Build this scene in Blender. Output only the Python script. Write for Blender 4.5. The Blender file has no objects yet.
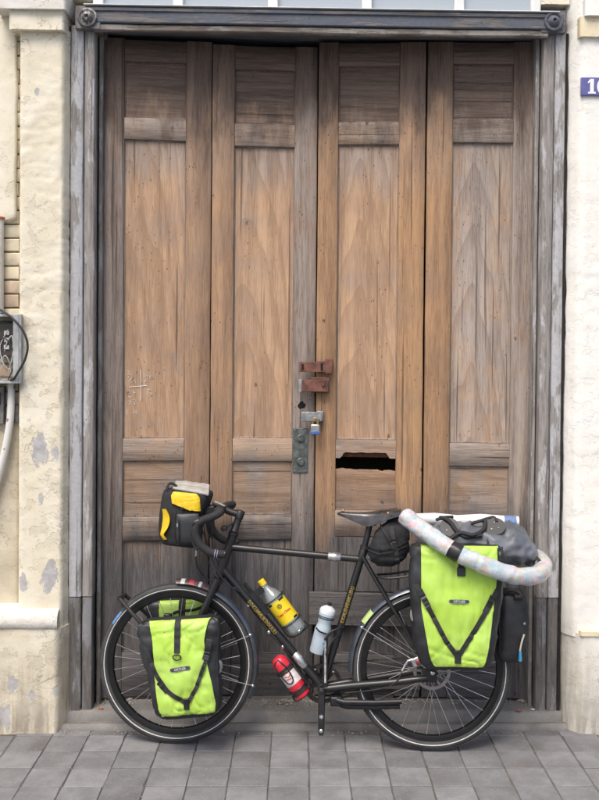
import bpy, bmesh, math, random
from mathutils import Vector, Matrix, noise
random.seed(7)
R_ = math.radians
scene = bpy.context.scene
col = scene.collection

# ------------------------------------------------------------------ camera
FPX, CAM_H, CAM_D = 935.0, 1.75, 4.10          # focal length in photo pixels, eye height, distance to the bicycle
yaw, pit, rol = R_(1.2), R_(1.0), R_(0.5)
F = Vector((math.sin(yaw)*math.cos(pit), math.cos(yaw)*math.cos(pit), -math.sin(pit)))
R0 = Vector((math.cos(yaw), -math.sin(yaw), 0)); U0 = R0.cross(F)
RR = R0*math.cos(rol) + U0*math.sin(rol); UU = -R0*math.sin(rol) + U0*math.cos(rol)
CAM = Vector((0, -CAM_D, CAM_H))
PCX, PCY = 316.445, 361.491
cd = bpy.data.cameras.new('camera'); cam = bpy.data.objects.new('camera', cd); col.objects.link(cam)
cd.sensor_fit = 'VERTICAL'; cd.sensor_height = 36; cd.sensor_width = 36
cd.lens = FPX/800*36; cd.clip_end = 2000; cd.clip_start = .05
cd.shift_x = (299.5-PCX)/800; cd.shift_y = (PCY-400)/800
m = Matrix.Identity(4)
for i in range(3):
    m[i][0] = RR[i]; m[i][1] = UU[i]; m[i][2] = -F[i]; m[i][3] = CAM[i]
cam.matrix_world = m
scene.camera = cam
cyc = scene.cycles; cyc.max_bounces = 6; cyc.diffuse_bounces = 3; cyc.glossy_bounces = 3; cyc.transmission_bounces = 6; cyc.transparent_max_bounces = 8
cyc.use_adaptive_sampling = True; cyc.adaptive_threshold = .02; cyc.caustics_reflective = False; cyc.caustics_refractive = False

# ------------------------------------------------------------------ light
SUN_EL, SUN_AZ = R_(58), R_(205)               # azimuth clockwise from +Y: behind the camera, a little to its left
w = bpy.data.worlds.new('World'); scene.world = w; w.use_nodes = True
nt = w.node_tree; bg = nt.nodes['Background']
sky = nt.nodes.new('ShaderNodeTexSky'); sky.sky_type = 'NISHITA'; sky.sun_disc = False
sky.sun_elevation = SUN_EL; sky.sun_rotation = SUN_AZ
sky.air_density = 1.0; sky.dust_density = 4.5; sky.ozone_density = 1.0
nt.links.new(sky.outputs[0], bg.inputs[0]); bg.inputs[1].default_value = 0.11
sl = bpy.data.lights.new('sun', 'SUN'); sl.energy = 1.5; sl.angle = R_(30); sl.color = (1, .945, .875)
so = bpy.data.objects.new('sun', sl); col.objects.link(so)
sd = Vector((math.sin(SUN_AZ)*math.cos(SUN_EL), math.cos(SUN_AZ)*math.cos(SUN_EL), math.sin(SUN_EL)))
so.rotation_euler = sd.to_track_quat('Z', 'Y').to_euler(); so.location = sd*20
vs = scene.view_settings; vs.view_transform = 'Standard'; vs.look = 'None'; vs.exposure = 0.80; vs.gamma = 1
vs.use_curve_mapping = False

# ------------------------------------------------------------------ measuring: photo pixel -> place
def ray(px, py): return F + RR*((px-PCX)/FPX) - UU*((py-PCY)/FPX)
def wp(px, py, Y):
    d = ray(px, py); return CAM + d*((Y+CAM_D)/d.y)
def wpl(px, py, pt, n):
    d = ray(px, py); return CAM + d*((pt-CAM).dot(n)/d.dot(n))
# the bicycle's own upright frame: leaning a little against the door, front nearer to it
byaw, lean = R_(-3.8), R_(5.0)
ex = Vector((math.cos(byaw), math.sin(byaw), 0)); nrm = Vector((-math.sin(byaw), math.cos(byaw), 0))
ez = (Vector((0, 0, 1))*math.cos(lean) + nrm*math.sin(lean)); ey = ez.cross(ex)
BM = Matrix.Identity(4)
for i, a in enumerate((ex, ey, ez)):
    for k in range(3): BM[k][i] = a[k]
B0 = Vector((-0.503, -0.02, 0.002)); BM.translation = B0
BMI = BM.inverted()
def bp(px, py, off=0.0):
    "photo pixel -> point of the bicycle's frame at sideways offset off (minus = towards the street)"
    n = ey; pt = B0 + ey*off
    return BMI @ wpl(px, py, pt, n)

# ------------------------------------------------------------------ scene helpers
OFF = {}
def prop(o, label=None, cat=None, group=None, kind=None):
    if label: o['label'] = label
    if cat: o['category'] = cat
    if group: o['group'] = group
    if kind: o['kind'] = kind
    return o
def thing(name, label, cat, base=(0, 0, 0), M=None, group=None):
    o = bpy.data.objects.new(name, None); col.objects.link(o); o.empty_display_size = .1
    base = Vector(base); o.matrix_world = (M or Matrix.Identity(4)) @ Matrix.Translation(base)
    OFF[o] = base
    return prop(o, label, cat, group)
def link_mesh(name, me, mat, parent=None):
    if mat and not me.materials: me.materials.append(mat)
    o = bpy.data.objects.new(name, me); col.objects.link(o)
    if parent: o.parent = parent; OFF[o] = OFF[parent]
    return o
def frame_from(d, up=Vector((0, 1, 0))):
    d = d.normalized()
    if abs(d.dot(up)) > .98: up = Vector((1, 0, 0))
    a = up.cross(d).normalized(); b = d.cross(a)
    return a, b
class MB:
    def __init__(s): s.v = []; s.f = []
    def add(s, vs_, fs):
        o = len(s.v); s.v += [Vector(q) for q in vs_]; s.f += [tuple(i+o for i in q) for q in fs]; return s
    def rings(s, rings, cap=True, closed=True):
        n = len(rings[0]); o = len(s.v)
        for r in rings: s.v += [Vector(q) for q in r]
        for i in range(len(rings)-1):
            for j in range(n if closed else n-1):
                k = (j+1) % n
                s.f.append((o+i*n+j, o+i*n+k, o+(i+1)*n+k, o+(i+1)*n+j))
        if cap and closed:
            s.f.append(tuple(o+j for j in reversed(range(n)))); e = o+(len(rings)-1)*n
            s.f.append(tuple(e+j for j in range(n)))
        return s
    def tube(s, pts, r, seg=10, cap=True):
        pts = [Vector(p) for p in pts]; n = len(pts)
        rad = r if isinstance(r, (list, tuple)) else [r]*n
        rings = []; a = None
        for i, p in enumerate(pts):
            d = pts[min(i+1, n-1)] - pts[max(i-1, 0)]
            d.normalize()
            if a is None: a, b = frame_from(d)
            else:
                a = (a - d*a.dot(d)).normalized(); b = d.cross(a)
            rings.append([p + (a*math.cos(t)+b*math.sin(t))*rad[i] for t in [2*math.pi*j/seg for j in range(seg)]])
        return s.rings(rings, cap)
    def lathe(s, p0, d, prof, seg=20, cap=True):
        "prof: list of (distance along d, radius)"
        p0 = Vector(p0); d = Vector(d).normalized(); a, b = frame_from(d)
        return s.rings([[p0+d*t+(a*math.cos(q)+b*math.sin(q))*r for q in [2*math.pi*j/seg for j in range(seg)]] for t, r in prof], cap)
    def box(s, lo, hi, M=None):
        x0, y0, z0 = lo; x1, y1, z1 = hi
        vs_ = [Vector(q) for q in ((x0,y0,z0),(x1,y0,z0),(x1,y1,z0),(x0,y1,z0),(x0,y0,z1),(x1,y0,z1),(x1,y1,z1),(x0,y1,z1))]
        if M: vs_ = [M @ q for q in vs_]
        return s.add(vs_, [(0,3,2,1),(4,5,6,7),(0,1,5,4),(1,2,6,5),(2,3,7,6),(3,0,4,7)])
    def ribbon(s, pts, width, thick, n=Vector((0, -1, 0))):
        pts = [Vector(p) for p in pts]; rings = []
        for i, p in enumerate(pts):
            d = (pts[min(i+1, len(pts)-1)]-pts[max(i-1, 0)]).normalized()
            side = d.cross(n).normalized(); nn = side.cross(d).normalized()
            if nn.dot(n) < 0: nn = -nn
            a, b = side*width/2, nn*thick
            rings.append([p-a, p+a, p+a+b, p-a+b])
        return s.rings(rings)
    def plank(s, lo, hi, axis=2, ch=.003, step=.06, amp=.0012, seed=0, M=None):
        "a sawn timber: chamfered, slightly uneven along its length"
        lo = list(lo); hi = list(hi); o = [i for i in range(3) if i != axis]
        L = hi[axis]-lo[axis]; n = max(1, int(L/step))
        a0, a1, b0, b1 = lo[o[0]], hi[o[0]], lo[o[1]], hi[o[1]]
        ch = min(ch, (a1-a0)*.3, (b1-b0)*.3)
        sec = [(a0+ch,b0),(a1-ch,b0),(a1,b0+ch),(a1,b1-ch),(a1-ch,b1),(a0+ch,b1),(a0,b1-ch),(a0,b0+ch)]
        if axis == 1: sec.reverse()
        rings = []
        for i in range(n+1):
            t = lo[axis]+L*i/n; r = []
            for (a, b) in sec:
                q = [0, 0, 0]; q[axis] = t; q[o[0]] = a; q[o[1]] = b
                nz = noise.noise_vector(Vector((q[0]*5+seed*3.1, q[1]*5+seed, q[2]*5)))
                q[o[0]] += nz.x*amp; q[o[1]] += nz.y*amp*.5
                if i in (0, n): q[axis] += nz.z*amp*2
                r.append(Vector(q))
            rings.append(r)
        if M: rings = [[M @ q for q in r] for r in rings]
        return s.rings(rings)
    def mesh(s, name, base, smooth=True, sharp=35):
        me = bpy.data.meshes.new(name)
        me.from_pydata([v-base for v in s.v], [], s.f); me.validate()
        bm = bmesh.new(); bm.from_mesh(me); bmesh.ops.recalc_face_normals(bm, faces=bm.faces[:]); bm.to_mesh(me); bm.free()
        if smooth:
            me.polygons.foreach_set('use_smooth', [True]*len(me.polygons))
            me.set_sharp_from_angle(angle=R_(sharp))
        return me
    def build(s, name, mat, parent=None, smooth=True, sharp=35, bevel=0, base=None):
        bs = OFF[parent] if parent else Vector(base or (0, 0, 0))
        o = link_mesh(name, s.mesh(name, bs, smooth, sharp), mat, parent)
        if not parent: o.location = bs; OFF[o] = bs
        if bevel:
            md = o.modifiers.new('bevel', 'BEVEL'); md.width = bevel; md.segments = 2; md.limit_method = 'ANGLE'
        return o
def fbm(p, o=4):
    s = 0; a = 1; p = Vector(p)
    for i in range(o): s += a*noise.noise(p); p = p*2.03+Vector((3.1, 7.7, 1.3)); a *= .5
    return s
def curve_pts(pts, n=8):
    "Catmull-Rom through the points"
    P = [Vector(p) for p in pts]; out = []
    for i in range(len(P)-1):
        p0, p1, p2, p3 = P[max(i-1,0)], P[i], P[i+1], P[min(i+2,len(P)-1)]
        for k in range(n):
            t = k/n
            out.append(.5*((2*p1)+(p2-p0)*t+(2*p0-5*p1+4*p2-p3)*t*t+(3*p1-p0-3*p2+p3)*t**3))
    out.append(P[-1]); return out
def interp(tab, x):
    if x <= tab[0][0]: return tab[0][1]
    for (a, u), (b, v_) in zip(tab, tab[1:]):
        if x <= b: return u+(v_-u)*(x-a)/(b-a)
    return tab[-1][1]
def text_mesh(s, size, ext=.0004, subdiv=0, bold=0.0, shear=0):
    c = bpy.data.curves.new('lettering', 'FONT'); c.body = s; c.size = size; c.extrude = ext; c.align_x = 'CENTER'; c.align_y = 'CENTER'
    c.offset = bold; c.resolution_u = 3; c.shear = shear
    o = bpy.data.objects.new('lettering', c); col.objects.link(o)
    me = bpy.data.meshes.new_from_object(o.evaluated_get(bpy.context.evaluated_depsgraph_get()))
    bpy.data.objects.remove(o); bpy.data.curves.remove(c)
    mb = MB(); mb.v = [v.co.copy() for v in me.vertices]; mb.f = [tuple(p.vertices) for p in me.polygons]
    bpy.data.meshes.remove(me)
    return mb
def place(mb, M): mb.v = [M @ v for v in mb.v]; return mb
def axes(o, x, y):
    x = Vector(x).normalized(); z = x.cross(Vector(y)).normalized(); y = z.cross(x)
    M = Matrix.Identity(4)
    for k in range(3): M[k][0], M[k][1], M[k][2], M[k][3] = x[k], y[k], z[k], o[k]
    return M

# ------------------------------------------------------------------ materials
class NT:
    def __init__(s, name):
        s.m = bpy.data.materials.new(name); s.m.use_nodes = True; s.t = s.m.node_tree
        s.b = s.t.nodes['Principled BSDF']
    def n(s, kind, **kw):
        x = s.t.nodes.new('ShaderNode'+kind)
        for k, v in kw.items():
            if k.startswith('i_'):
                key = k[2:]; key = int(key) if key.isdigit() else key.replace('_', ' ')
                s.set(x.inputs[key], v)
            else: setattr(x, k, v)
        return x
    def set(s, inp, v):
        if isinstance(v, bpy.types.NodeSocket): s.t.links.new(v, inp)
        elif isinstance(v, (tuple, list)) and len(v) == 3 and len(inp.default_value) == 4: inp.default_value = (*v, 1)
        else: inp.default_value = v
    def math(s, op, a, b=0.0, c=None, clamp=False):
        x = s.t.nodes.new('ShaderNodeMath'); x.operation = op; x.use_clamp = clamp
        s.set(x.inputs[0], a); s.set(x.inputs[1], b)
        if c is not None: s.set(x.inputs[2], c)
        return x.outputs[0]
    def ss(s, v, a, b):
        x = s.n('MapRange', interpolation_type='SMOOTHSTEP'); s.set(x.inputs[0], v); x.inputs[1].default_value = a; x.inputs[2].default_value = b
        return x.outputs[0]
    def mix(s, f, a, b, mode='MIX'):
        x = s.t.nodes.new('ShaderNodeMix'); x.data_type = 'RGBA'; x.blend_type = mode
        s.set(x.inputs[0], f); s.set(x.inputs[6], a); s.set(x.inputs[7], b); return x.outputs[2]
    def obj(s, scale=(1, 1, 1), rnd=0.0, loc=(0, 0, 0), gen=False):
        tc = s.n('TexCoord'); v = tc.outputs['Object']
        mp = s.n('Mapping'); s.set(mp.inputs[0], v); mp.inputs['Scale'].default_value = scale; mp.inputs['Location'].default_value = loc
        v = mp.outputs[0]
        if rnd:
            oi = s.n('ObjectInfo'); q = s.math('MULTIPLY', oi.outputs['Random'], rnd)
            va = s.n('VectorMath', operation='ADD'); s.set(va.inputs[0], v); cx = s.n('CombineXYZ'); s.set(cx.inputs[0], q); s.set(cx.inputs[1], q); s.set(cx.inputs[2], q); s.set(va.inputs[1], cx.outputs[0]); v = va.outputs[0]
        return v
    def noise(s, v, scale, det=4, rough=.55, dist=0.0):
        x = s.n('TexNoise'); s.set(x.inputs['Vector'], v); x.inputs['Scale'].default_value = scale; x.inputs['Detail'].default_value = det
        x.inputs['Roughness'].default_value = rough; x.inputs['Distortion'].default_value = dist
        return x.outputs[0]
    def vor(s, v, scale, feat='F1', out=0, rand=1.0):
        x = s.n('TexVoronoi', feature=feat); s.set(x.inputs['Vector'], v); x.inputs['Scale'].default_value = scale; x.inputs['Randomness'].default_value = rand
        return x.outputs[out]
    def bump(s, h, strength=.3, dist=.004, prev=None):
        x = s.n('Bump'); s.set(x.inputs['Height'], h); x.inputs['Strength'].default_value = strength; x.inputs['Distance'].default_value = dist
        if prev: s.set(x.inputs['Normal'], prev)
        return x.outputs[0]
    def fin(s, color=None, rough=None, metal=None, normal=None, spec=None, coat=None, **kw):
        b = s.b
        for k, v in (('Base Color', color), ('Roughness', rough), ('Metallic', metal), ('Normal', normal), ('Specular IOR Level', spec), ('Coat Weight', coat)):
            if v is not None: s.set(b.inputs[k], v)
        for k, v in kw.items(): s.set(b.inputs[k.replace('_', ' ')], v)
        return s.m
def simple(name, c, rough=.5, metal=0.0, var=.12, scale=30, coat=None, bump=0.0, bscale=200, spec=None, **kw):
    "plain paint, plastic, cloth or metal: a little mottling, scuffing and relief"
    t = NT(name); v = t.obj(rnd=17.0)
    n1 = t.noise(v, scale, 5); f = t.ss(n1, .3, .72)
    c1 = tuple(max(0, x*(1-var)) for x in c); c2 = tuple(min(1, x*(1+var)) for x in c)
    colr = t.mix(f, c1, c2)
    rg = t.math('MULTIPLY_ADD', n1, .22, rough-.11, clamp=True)
    nm = None
    if bump: nm = t.bump(t.noise(v, bscale, 3), bump, .002)
    return t.fin(colr, rg, metal, nm, spec, coat, **kw)

def wood(name, grain='z', grey=0.0, figure=0.0, tan=(.335, .195, .105), dark=(.15, .085, .048), top=2.66, low=.80, bloom=.2, tint=.97):
    t = NT(name)
    st = {'z': (1, 1, .055), 'x': (.055, 1, 1)}[grain]
    v = t.obj(st, rnd=9.0); v0 = t.obj(rnd=5.0)
    tc = t.n('TexCoord'); sep = t.n('SeparateXYZ'); t.set(sep.inputs[0], tc.outputs['Object']); z = sep.outputs[2]
    g1 = t.noise(v, 190, 4, .75, .2)
    g2 = t.noise(v, 15, 3, .6, 1.0)
    blot = t.noise(v0, 4.5, 3, .6)
    if figure:
        vf = t.obj({'z': (1, .0, .11), 'x': (.16, 0, 1)}[grain], loc={'z': (-.27, 0, -.08), 'x': (-.03, 0, -1.12)}[grain], rnd=.32)
        wv = t.n('TexWave', wave_type='RINGS', rings_direction='SPHERICAL', wave_profile='SAW'); t.set(wv.inputs[0], vf)
        wv.inputs['Scale'].default_value = 10; wv.inputs['Distortion'].default_value = 6; wv.inputs['Detail'].default_value = 1.2; wv.inputs['Detail Scale'].default_value = .75; wv.inputs['Detail Roughness'].default_value = .6
        late = t.math('POWER', wv.outputs[0], 3.0)
    mixg = t.math('ADD', t.math('MULTIPLY', g1, .48), t.math('MULTIPLY', g2, .52))
    f = t.ss(mixg, .32, .64)
    if figure: f = t.math('MULTIPLY', f, t.math('SUBTRACT', 1.0, t.math('MULTIPLY', late, figure)))
    tanv = t.mix(t.ss(blot, .35, .7), tan, (tan[0]*.78, tan[1]*.84, tan[2]*.98))
    brown = t.mix(f, dark, tanv)
    gcol = t.mix(f, (.15, .125, .110), (.40, .345, .30))
    # bleached band and soot above the tide line under the lintel, splash-grey near the ground darkened further for shade
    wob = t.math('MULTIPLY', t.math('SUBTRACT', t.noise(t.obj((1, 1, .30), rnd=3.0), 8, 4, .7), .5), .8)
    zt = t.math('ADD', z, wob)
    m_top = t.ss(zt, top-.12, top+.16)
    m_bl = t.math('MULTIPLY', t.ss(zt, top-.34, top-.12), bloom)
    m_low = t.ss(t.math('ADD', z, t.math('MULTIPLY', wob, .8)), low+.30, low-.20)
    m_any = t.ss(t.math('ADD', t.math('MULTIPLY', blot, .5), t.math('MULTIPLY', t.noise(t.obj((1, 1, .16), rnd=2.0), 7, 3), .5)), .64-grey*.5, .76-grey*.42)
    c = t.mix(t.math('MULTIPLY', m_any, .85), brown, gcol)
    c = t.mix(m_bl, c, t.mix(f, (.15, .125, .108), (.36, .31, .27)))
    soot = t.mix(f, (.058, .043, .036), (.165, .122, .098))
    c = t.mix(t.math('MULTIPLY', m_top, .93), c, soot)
    grime = t.mix(f, (.055, .052, .053), (.165, .156, .155))
    c = t.mix(m_low, c, grime)
    # dents, worm holes and nail spots in clusters
    vd = t.obj((1, 1, .5), rnd=11.0)
    spot = t.math('MULTIPLY', t.ss(t.vor(vd, 60), .20, .08), t.ss(t.noise(v0, 5.5, 2), .48, .64))
    big = t.math('MULTIPLY', t.ss(t.vor(t.obj((1, 1, .6), rnd=4.0), 9), .085, .04), t.ss(t.noise(v0, 70, 2), .35, .6))
    spot = t.math('MAXIMUM', spot, big)
    c = t.mix(t.math('MULTIPLY', spot, .8), c, (.035, .027, .024))
    nick = t.math('MULTIPLY', t.ss(t.vor(t.obj((1, 1, .14), rnd=13.0), 75), .13, .06), t.ss(t.noise(v0, 3.5, 2), .46, .6))
    c = t.mix(t.math('MULTIPLY', nick, .7), c, (.05, .036, .03))
    crack = t.ss(t.noise(t.obj({'z': (1, 1, .012), 'x': (.012, 1, 1)}[grain], rnd=6.0), 60, 1, .5), .67, .72)
    c = t.mix(t.math('MULTIPLY', crack, .6), c, (.05, .038, .031))
    c = t.mix(1.0, c, (tint, tint*.985, tint*.98), 'MULTIPLY')
    return t.fin(c, .72, 0.0, t.bump(t.math('SUBTRACT', g1, crack), .7, .003), .25)

def plaster(name, c, c2, patch=(.40, .40, .42), grime=.5, pk=.5, peel=0.0, crk=.55, spots=(), flake=.5):
    t = NT(name); v = t.obj()
    n1 = t.noise(v, 6, 5, .6); n2 = t.noise(v, 42, 5, .6); n3 = t.noise(v, 2.2, 5, .62)
    a = t.mix(t.ss(n1, .35, .7), c, c2)
    a = t.mix(t.math('MULTIPLY', t.ss(n2, .55, .8), .35), a, tuple(x*.72 for x in c))
    tc = t.n('TexCoord'); sep = t.n('SeparateXYZ'); t.set(sep.inputs[0], tc.outputs['Object'])
    streak = t.noise(t.obj((1, 1, .12)), 30, 4)
    lowm = t.ss(t.math('ADD', sep.outputs[2], t.math('MULTIPLY', n1, .5)), .75, .05)
    a = t.mix(t.math('MULTIPLY', t.math('MULTIPLY', lowm, t.ss(streak, .3, .65)), grime), a, (.24, .21, .17))
    pm = t.math('MULTIPLY', t.ss(t.math('ADD', n3, t.math('MULTIPLY', n2, .12)), .665-peel, .68-peel), pk)
    a = t.mix(pm, a, patch)
    ridg = t.math('ABSOLUTE', t.math('SUBTRACT', t.noise(t.obj((1, 1, 1.5)), 5.0, 5, .62, .5), .5))
    ck = t.math('MULTIPLY', t.ss(ridg, .012, .003), t.ss(t.noise(v, 2.7, 2), .48, .60))
    a = t.mix(t.math('MULTIPLY', ck, crk), a, (.30, .24, .18))
    blotch = t.math('MULTIPLY', t.ss(t.noise(v, 11, 5, .7), .58, .72), t.ss(t.noise(v, 1.9, 3), .42, .6))
    a = t.mix(t.math('MULTIPLY', blotch, grime*.75), a, (.36, .29, .20))
    fl = t.ss(t.noise(v, 95, 2), .66, .74)
    a = t.mix(t.math('MULTIPLY', fl, .35*grime), a, (.22, .18, .14))
    fn = t.noise(t.obj((1, 1, 1.3)), 13, 5, .62); fk = t.math('MULTIPLY', t.ss(fn, .535, .55), t.ss(t.noise(v, 2.4, 2), .40, .52))
    a = t.mix(t.math('MULTIPLY', fk, flake*.5), a, tuple(x*.80 for x in c))
    edge = t.math('MULTIPLY', t.ss(t.math('ABSOLUTE', t.math('SUBTRACT', fn, .542)), .012, .002), t.ss(t.noise(v, 2.4, 2), .40, .52))
    a = t.mix(t.math('MULTIPLY', edge, flake*.55), a, (.34, .27, .18))
    for (sx, sz, r) in spots:
        q = t.n('VectorMath', operation='MULTIPLY', i_0=t.n('VectorMath', operation='SUBTRACT', i_0=v, i_1=(sx, 0, sz)).outputs[0], i_1=(1.5, 0, .75)).outputs[0]
        ln_ = t.n('VectorMath', operation='LENGTH', i_0=q).outputs['Value']
        sm_ = t.ss(t.math('SUBTRACT', t.math('ADD', ln_, t.math('MULTIPLY', t.math('SUBTRACT', t.noise(t.obj((1.4, 1, .7)), 26, 5, .7), .5), r*3.2)), r), .004, -.004)
        pm = t.math('MAXIMUM', pm, sm_); a = t.mix(t.math('MULTIPLY', sm_, .9), a, t.mix(t.ss(n2, .35, .65), (.36, .355, .36), (.46, .455, .46)))
    h = t.math('SUBTRACT', t.math('ADD', t.math('MULTIPLY', n2, .5), t.math('MULTIPLY', n1, .6)), t.math('MULTIPLY', t.math('MAXIMUM', pm, fk), .45))
    return t.fin(a, .9, 0.0, t.bump(h, .5, .006), .2)

def frame_paint(name, base, worn, amt=.5, ax='z'):
    "old flaking grey paint over weathered timber"
    t = NT(name); k_ = lambda a: (1, 1, a) if ax == 'z' else (a, 1, 1); v = t.obj(k_(.10), rnd=8.0); v0 = t.obj(rnd=8.0)
    g = t.noise(v, 70, 6, .65, .3); n = t.noise(t.obj(k_(.3), rnd=8.0), 16, 5, .65); fine = t.noise(v0, 60, 4)
    pa = t.mix(t.ss(fine, .3, .7), base, tuple(x*.86 for x in base))
    wd = t.mix(t.ss(g, .3, .7), tuple(x*.5 for x in worn), worn)
    mk = t.ss(t.math('ADD', t.math('MULTIPLY', n, .65), t.math('MULTIPLY', g, .35)), .62-amt*.3, .68-amt*.28)
    c = t.mix(mk, pa, wd)
    sp = t.math('MULTIPLY', t.ss(t.vor(t.obj((1, 1, .6), rnd=8.0), 30), .12, .06), t.ss(t.noise(v0, 6, 2), .5, .6))
    ck = t.ss(t.noise(t.obj(k_(.015), rnd=6.0), 75, 2), .66, .72)
    c = t.mix(t.math('MULTIPLY', t.math('MAXIMUM', sp, ck), .7), c, (.04, .036, .034))
    return t.fin(c, .72, 0.0, t.bump(t.math('SUBTRACT', t.math('MULTIPLY', g, .6), t.math('MAXIMUM', mk, ck)), .45, .003), .3)

# ================================================================== THE PLACE
# ---- ground, pavement
def conc(name, c, var=.16, scale=9, big=1.3, dirt=.35, rnd=13.0):
    t = NT(name); v = t.obj(rnd=rnd); oi = t.n('ObjectInfo')
    n1 = t.noise(v, scale, 6, .65); n2 = t.noise(v, 130, 3); n3 = t.noise(v, big, 4)
    k = t.math('MULTIPLY_ADD', oi.outputs['Random'], var*1.4, 1-var*.7)
    a = t.mix(t.ss(n1, .3, .72), tuple(x*.8 for x in c), tuple(x*1.14 for x in c))
    a = t.mix(1.0, a, t.n('CombineColor', i_0=k, i_1=k, i_2=k).outputs[0], 'MULTIPLY')
    a = t.mix(t.math('MULTIPLY', t.ss(n3, .5, .72), dirt), a, (.085, .075, .066))
    a = t.mix(t.math('MULTIPLY', t.ss(n2, .56, .72), .5), a, tuple(min(1, x*1.5) for x in c))
    return t.fin(a, .85, 0.0, t.bump(t.math('ADD', n1, t.math('MULTIPLY', n2, .5)), .35, .003), .25)
m_tile = conc('paving_concrete', (.20, .198, .202), .24, dirt=.55)
m_joint = conc('joint_grit', (.12, .108, .095), .1)
m_step = conc('worn_step_stone', (.225, .215, .203), .05, 7, 3.0, .6)
TP, TQ, TX0, TY0 = .163, .160, .065, .062
NX0, NX1, NROW = -13, 14, 10
# the ground sheet: paving carries on in the material beyond the slabs that are built one by one
t = NT('far_paving'); v = t.obj((1, 1, 1), loc=(-TX0, -TY0, 0))
br = t.n('TexBrick', offset=0.0, i_Vector=v, i_Color1=(.26, .27, .285), i_Color2=(.22, .23, .245), i_Mortar=(.085, .078, .072), i_Scale=1.0, i_Mortar_Size=.004, i_Brick_Width=TP, i_Row_Height=TQ)
cc = t.mix(.5, br.outputs[0], t.mix(t.ss(t.noise(v, 1.4, 6), .3, .7), (.16, .16, .165), (.34, .345, .36)), 'OVERLAY')
m_far = t.fin(cc, .87, 0.0, t.bump(t.math('SUBTRACT', t.noise(v, 20, 5), br.outputs[1]), .3, .004), .25)
gr = MB(); S = 600
xs = [-S, TX0+TP*NX0, TX0+TP*NX1, S]; ys = [-S, TY0-TQ*NROW, .4, S]
for i in range(3):
    for j in range(3):
        hole = (i == 1 and j == 1)
        zz = -.03 if hole else -.004
        gr.add([(xs[i],ys[j],zz),(xs[i+1],ys[j],zz),(xs[i+1],ys[j+1],zz),(xs[i],ys[j+1],zz)], [(0,1,2,3)])
g = gr.build('ground', m_far, smooth=False); prop(g, kind='structure')
pv = MB().box((xs[1]+.002, ys[1]+.002, -.05), (xs[2]-.002, .39, -.0048)).build('pavement', m_joint, smooth=False)
prop(pv, 'grey square slab pavement in front of the wooden door', None, None, 'structure')
tiles = []
for q in range(4):
    mb = MB(); hx, hy, ch = TP/2-.0015, TQ/2-.0015, .0025
    rings = []
    for (z, s_) in ((-.030, 0), (-ch, 0), (0, -ch)):
        ring = []
        for (sx, sy) in ((-1,-1),(0,-1),(1,-1),(1,0),(1,1),(0,1),(-1,1),(-1,0)):
            jx, jy = random.uniform(-.0013, .0013), random.uniform(-.0013, .0013)
            if sx and sy: jx -= sx*random.choice((.0008, .0008, .0035)); jy -= sy*.001
            ring.append((sx*(hx+s_)+jx, sy*(hy+s_)+jy, z))
        rings.append(ring)
    mb.rings(rings); tiles.append(mb.mesh('paving_slab', Vector(), True, 20))
for j in range(-1, NROW):
    for i in range(NX0, NX1):
        if j < 0:
            continue
        o = link_mesh('paving_slab', random.choice(tiles), m_tile, pv)
        o.location = (TX0+TP*(i+.5)+random.uniform(-.0012, .0012), TY0-TQ*(j+.5)+random.uniform(-.0012, .0012), random.uniform(-.0022, .0012))
        o.rotation_euler = (random.uniform(-.006, .006), random.uniform(-.006, .006), random.uniform(-.006, .006)+random.choice((0, math.pi)))
# half slabs closing the joint against the step
for i in range(NX0, NX1):
    mb = MB().box((TX0+TP*i+.002, TY0+.002, -.03), (TX0+TP*(i+1)-.002, TY0+.075, -.0005+random.uniform(-.0015, .001)))
    if TX0+TP*(i+1) < -1.08 or TX0+TP*i > 1.26: continue
    o = mb.build('paving_slab', m_tile, pv, bevel=.002)

# ---- doorstep
def rough_block(x0, x1, y0, y1, z0, z1, step=.03, amp=.004, seed=0):
    "a worn stone with a rounded, nibbled nose facing the street"
    sec = [(y0, z0), (y0-.001, z0+(z1-z0)*.5), (y0+.003, z1-.012), (y0+.012, z1-.003), (y0+.03, z1), ((y0+y1)/2, z1+.001), (y1, z1), (y1, z0)]
    n = int((x1-x0)/step); rings = []
    for i in range(n+1):
        x = x0+(x1-x0)*i/n; r = []
        for k, (y, z) in enumerate(sec):
            d = fbm((x*6+seed, y*9, z*9), 4); e = fbm((x*2.2+seed, 5, 0), 3)
            top = z > z0+.001
            r.append((x, y+(d*amp*1.2+e*amp if k < 5 else 0), z+(d*amp*.7+e*amp*.5 if top else 0)))
        rings.append(r)
    return MB().rings(rings)
stp = rough_block(-1.055, 1.235, .150, .62, -.02, .072, .02, .006, 3).build('doorstep', m_step, sharp=60)
prop(stp, 'worn stone doorstep under the wooden door', None, None, 'structure')
k2 = rough_block(-1.07, 1.25, .112, .16, -.02, .026, .02, .005, 9).build('step_nosing', m_step, stp, sharp=60)

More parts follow.
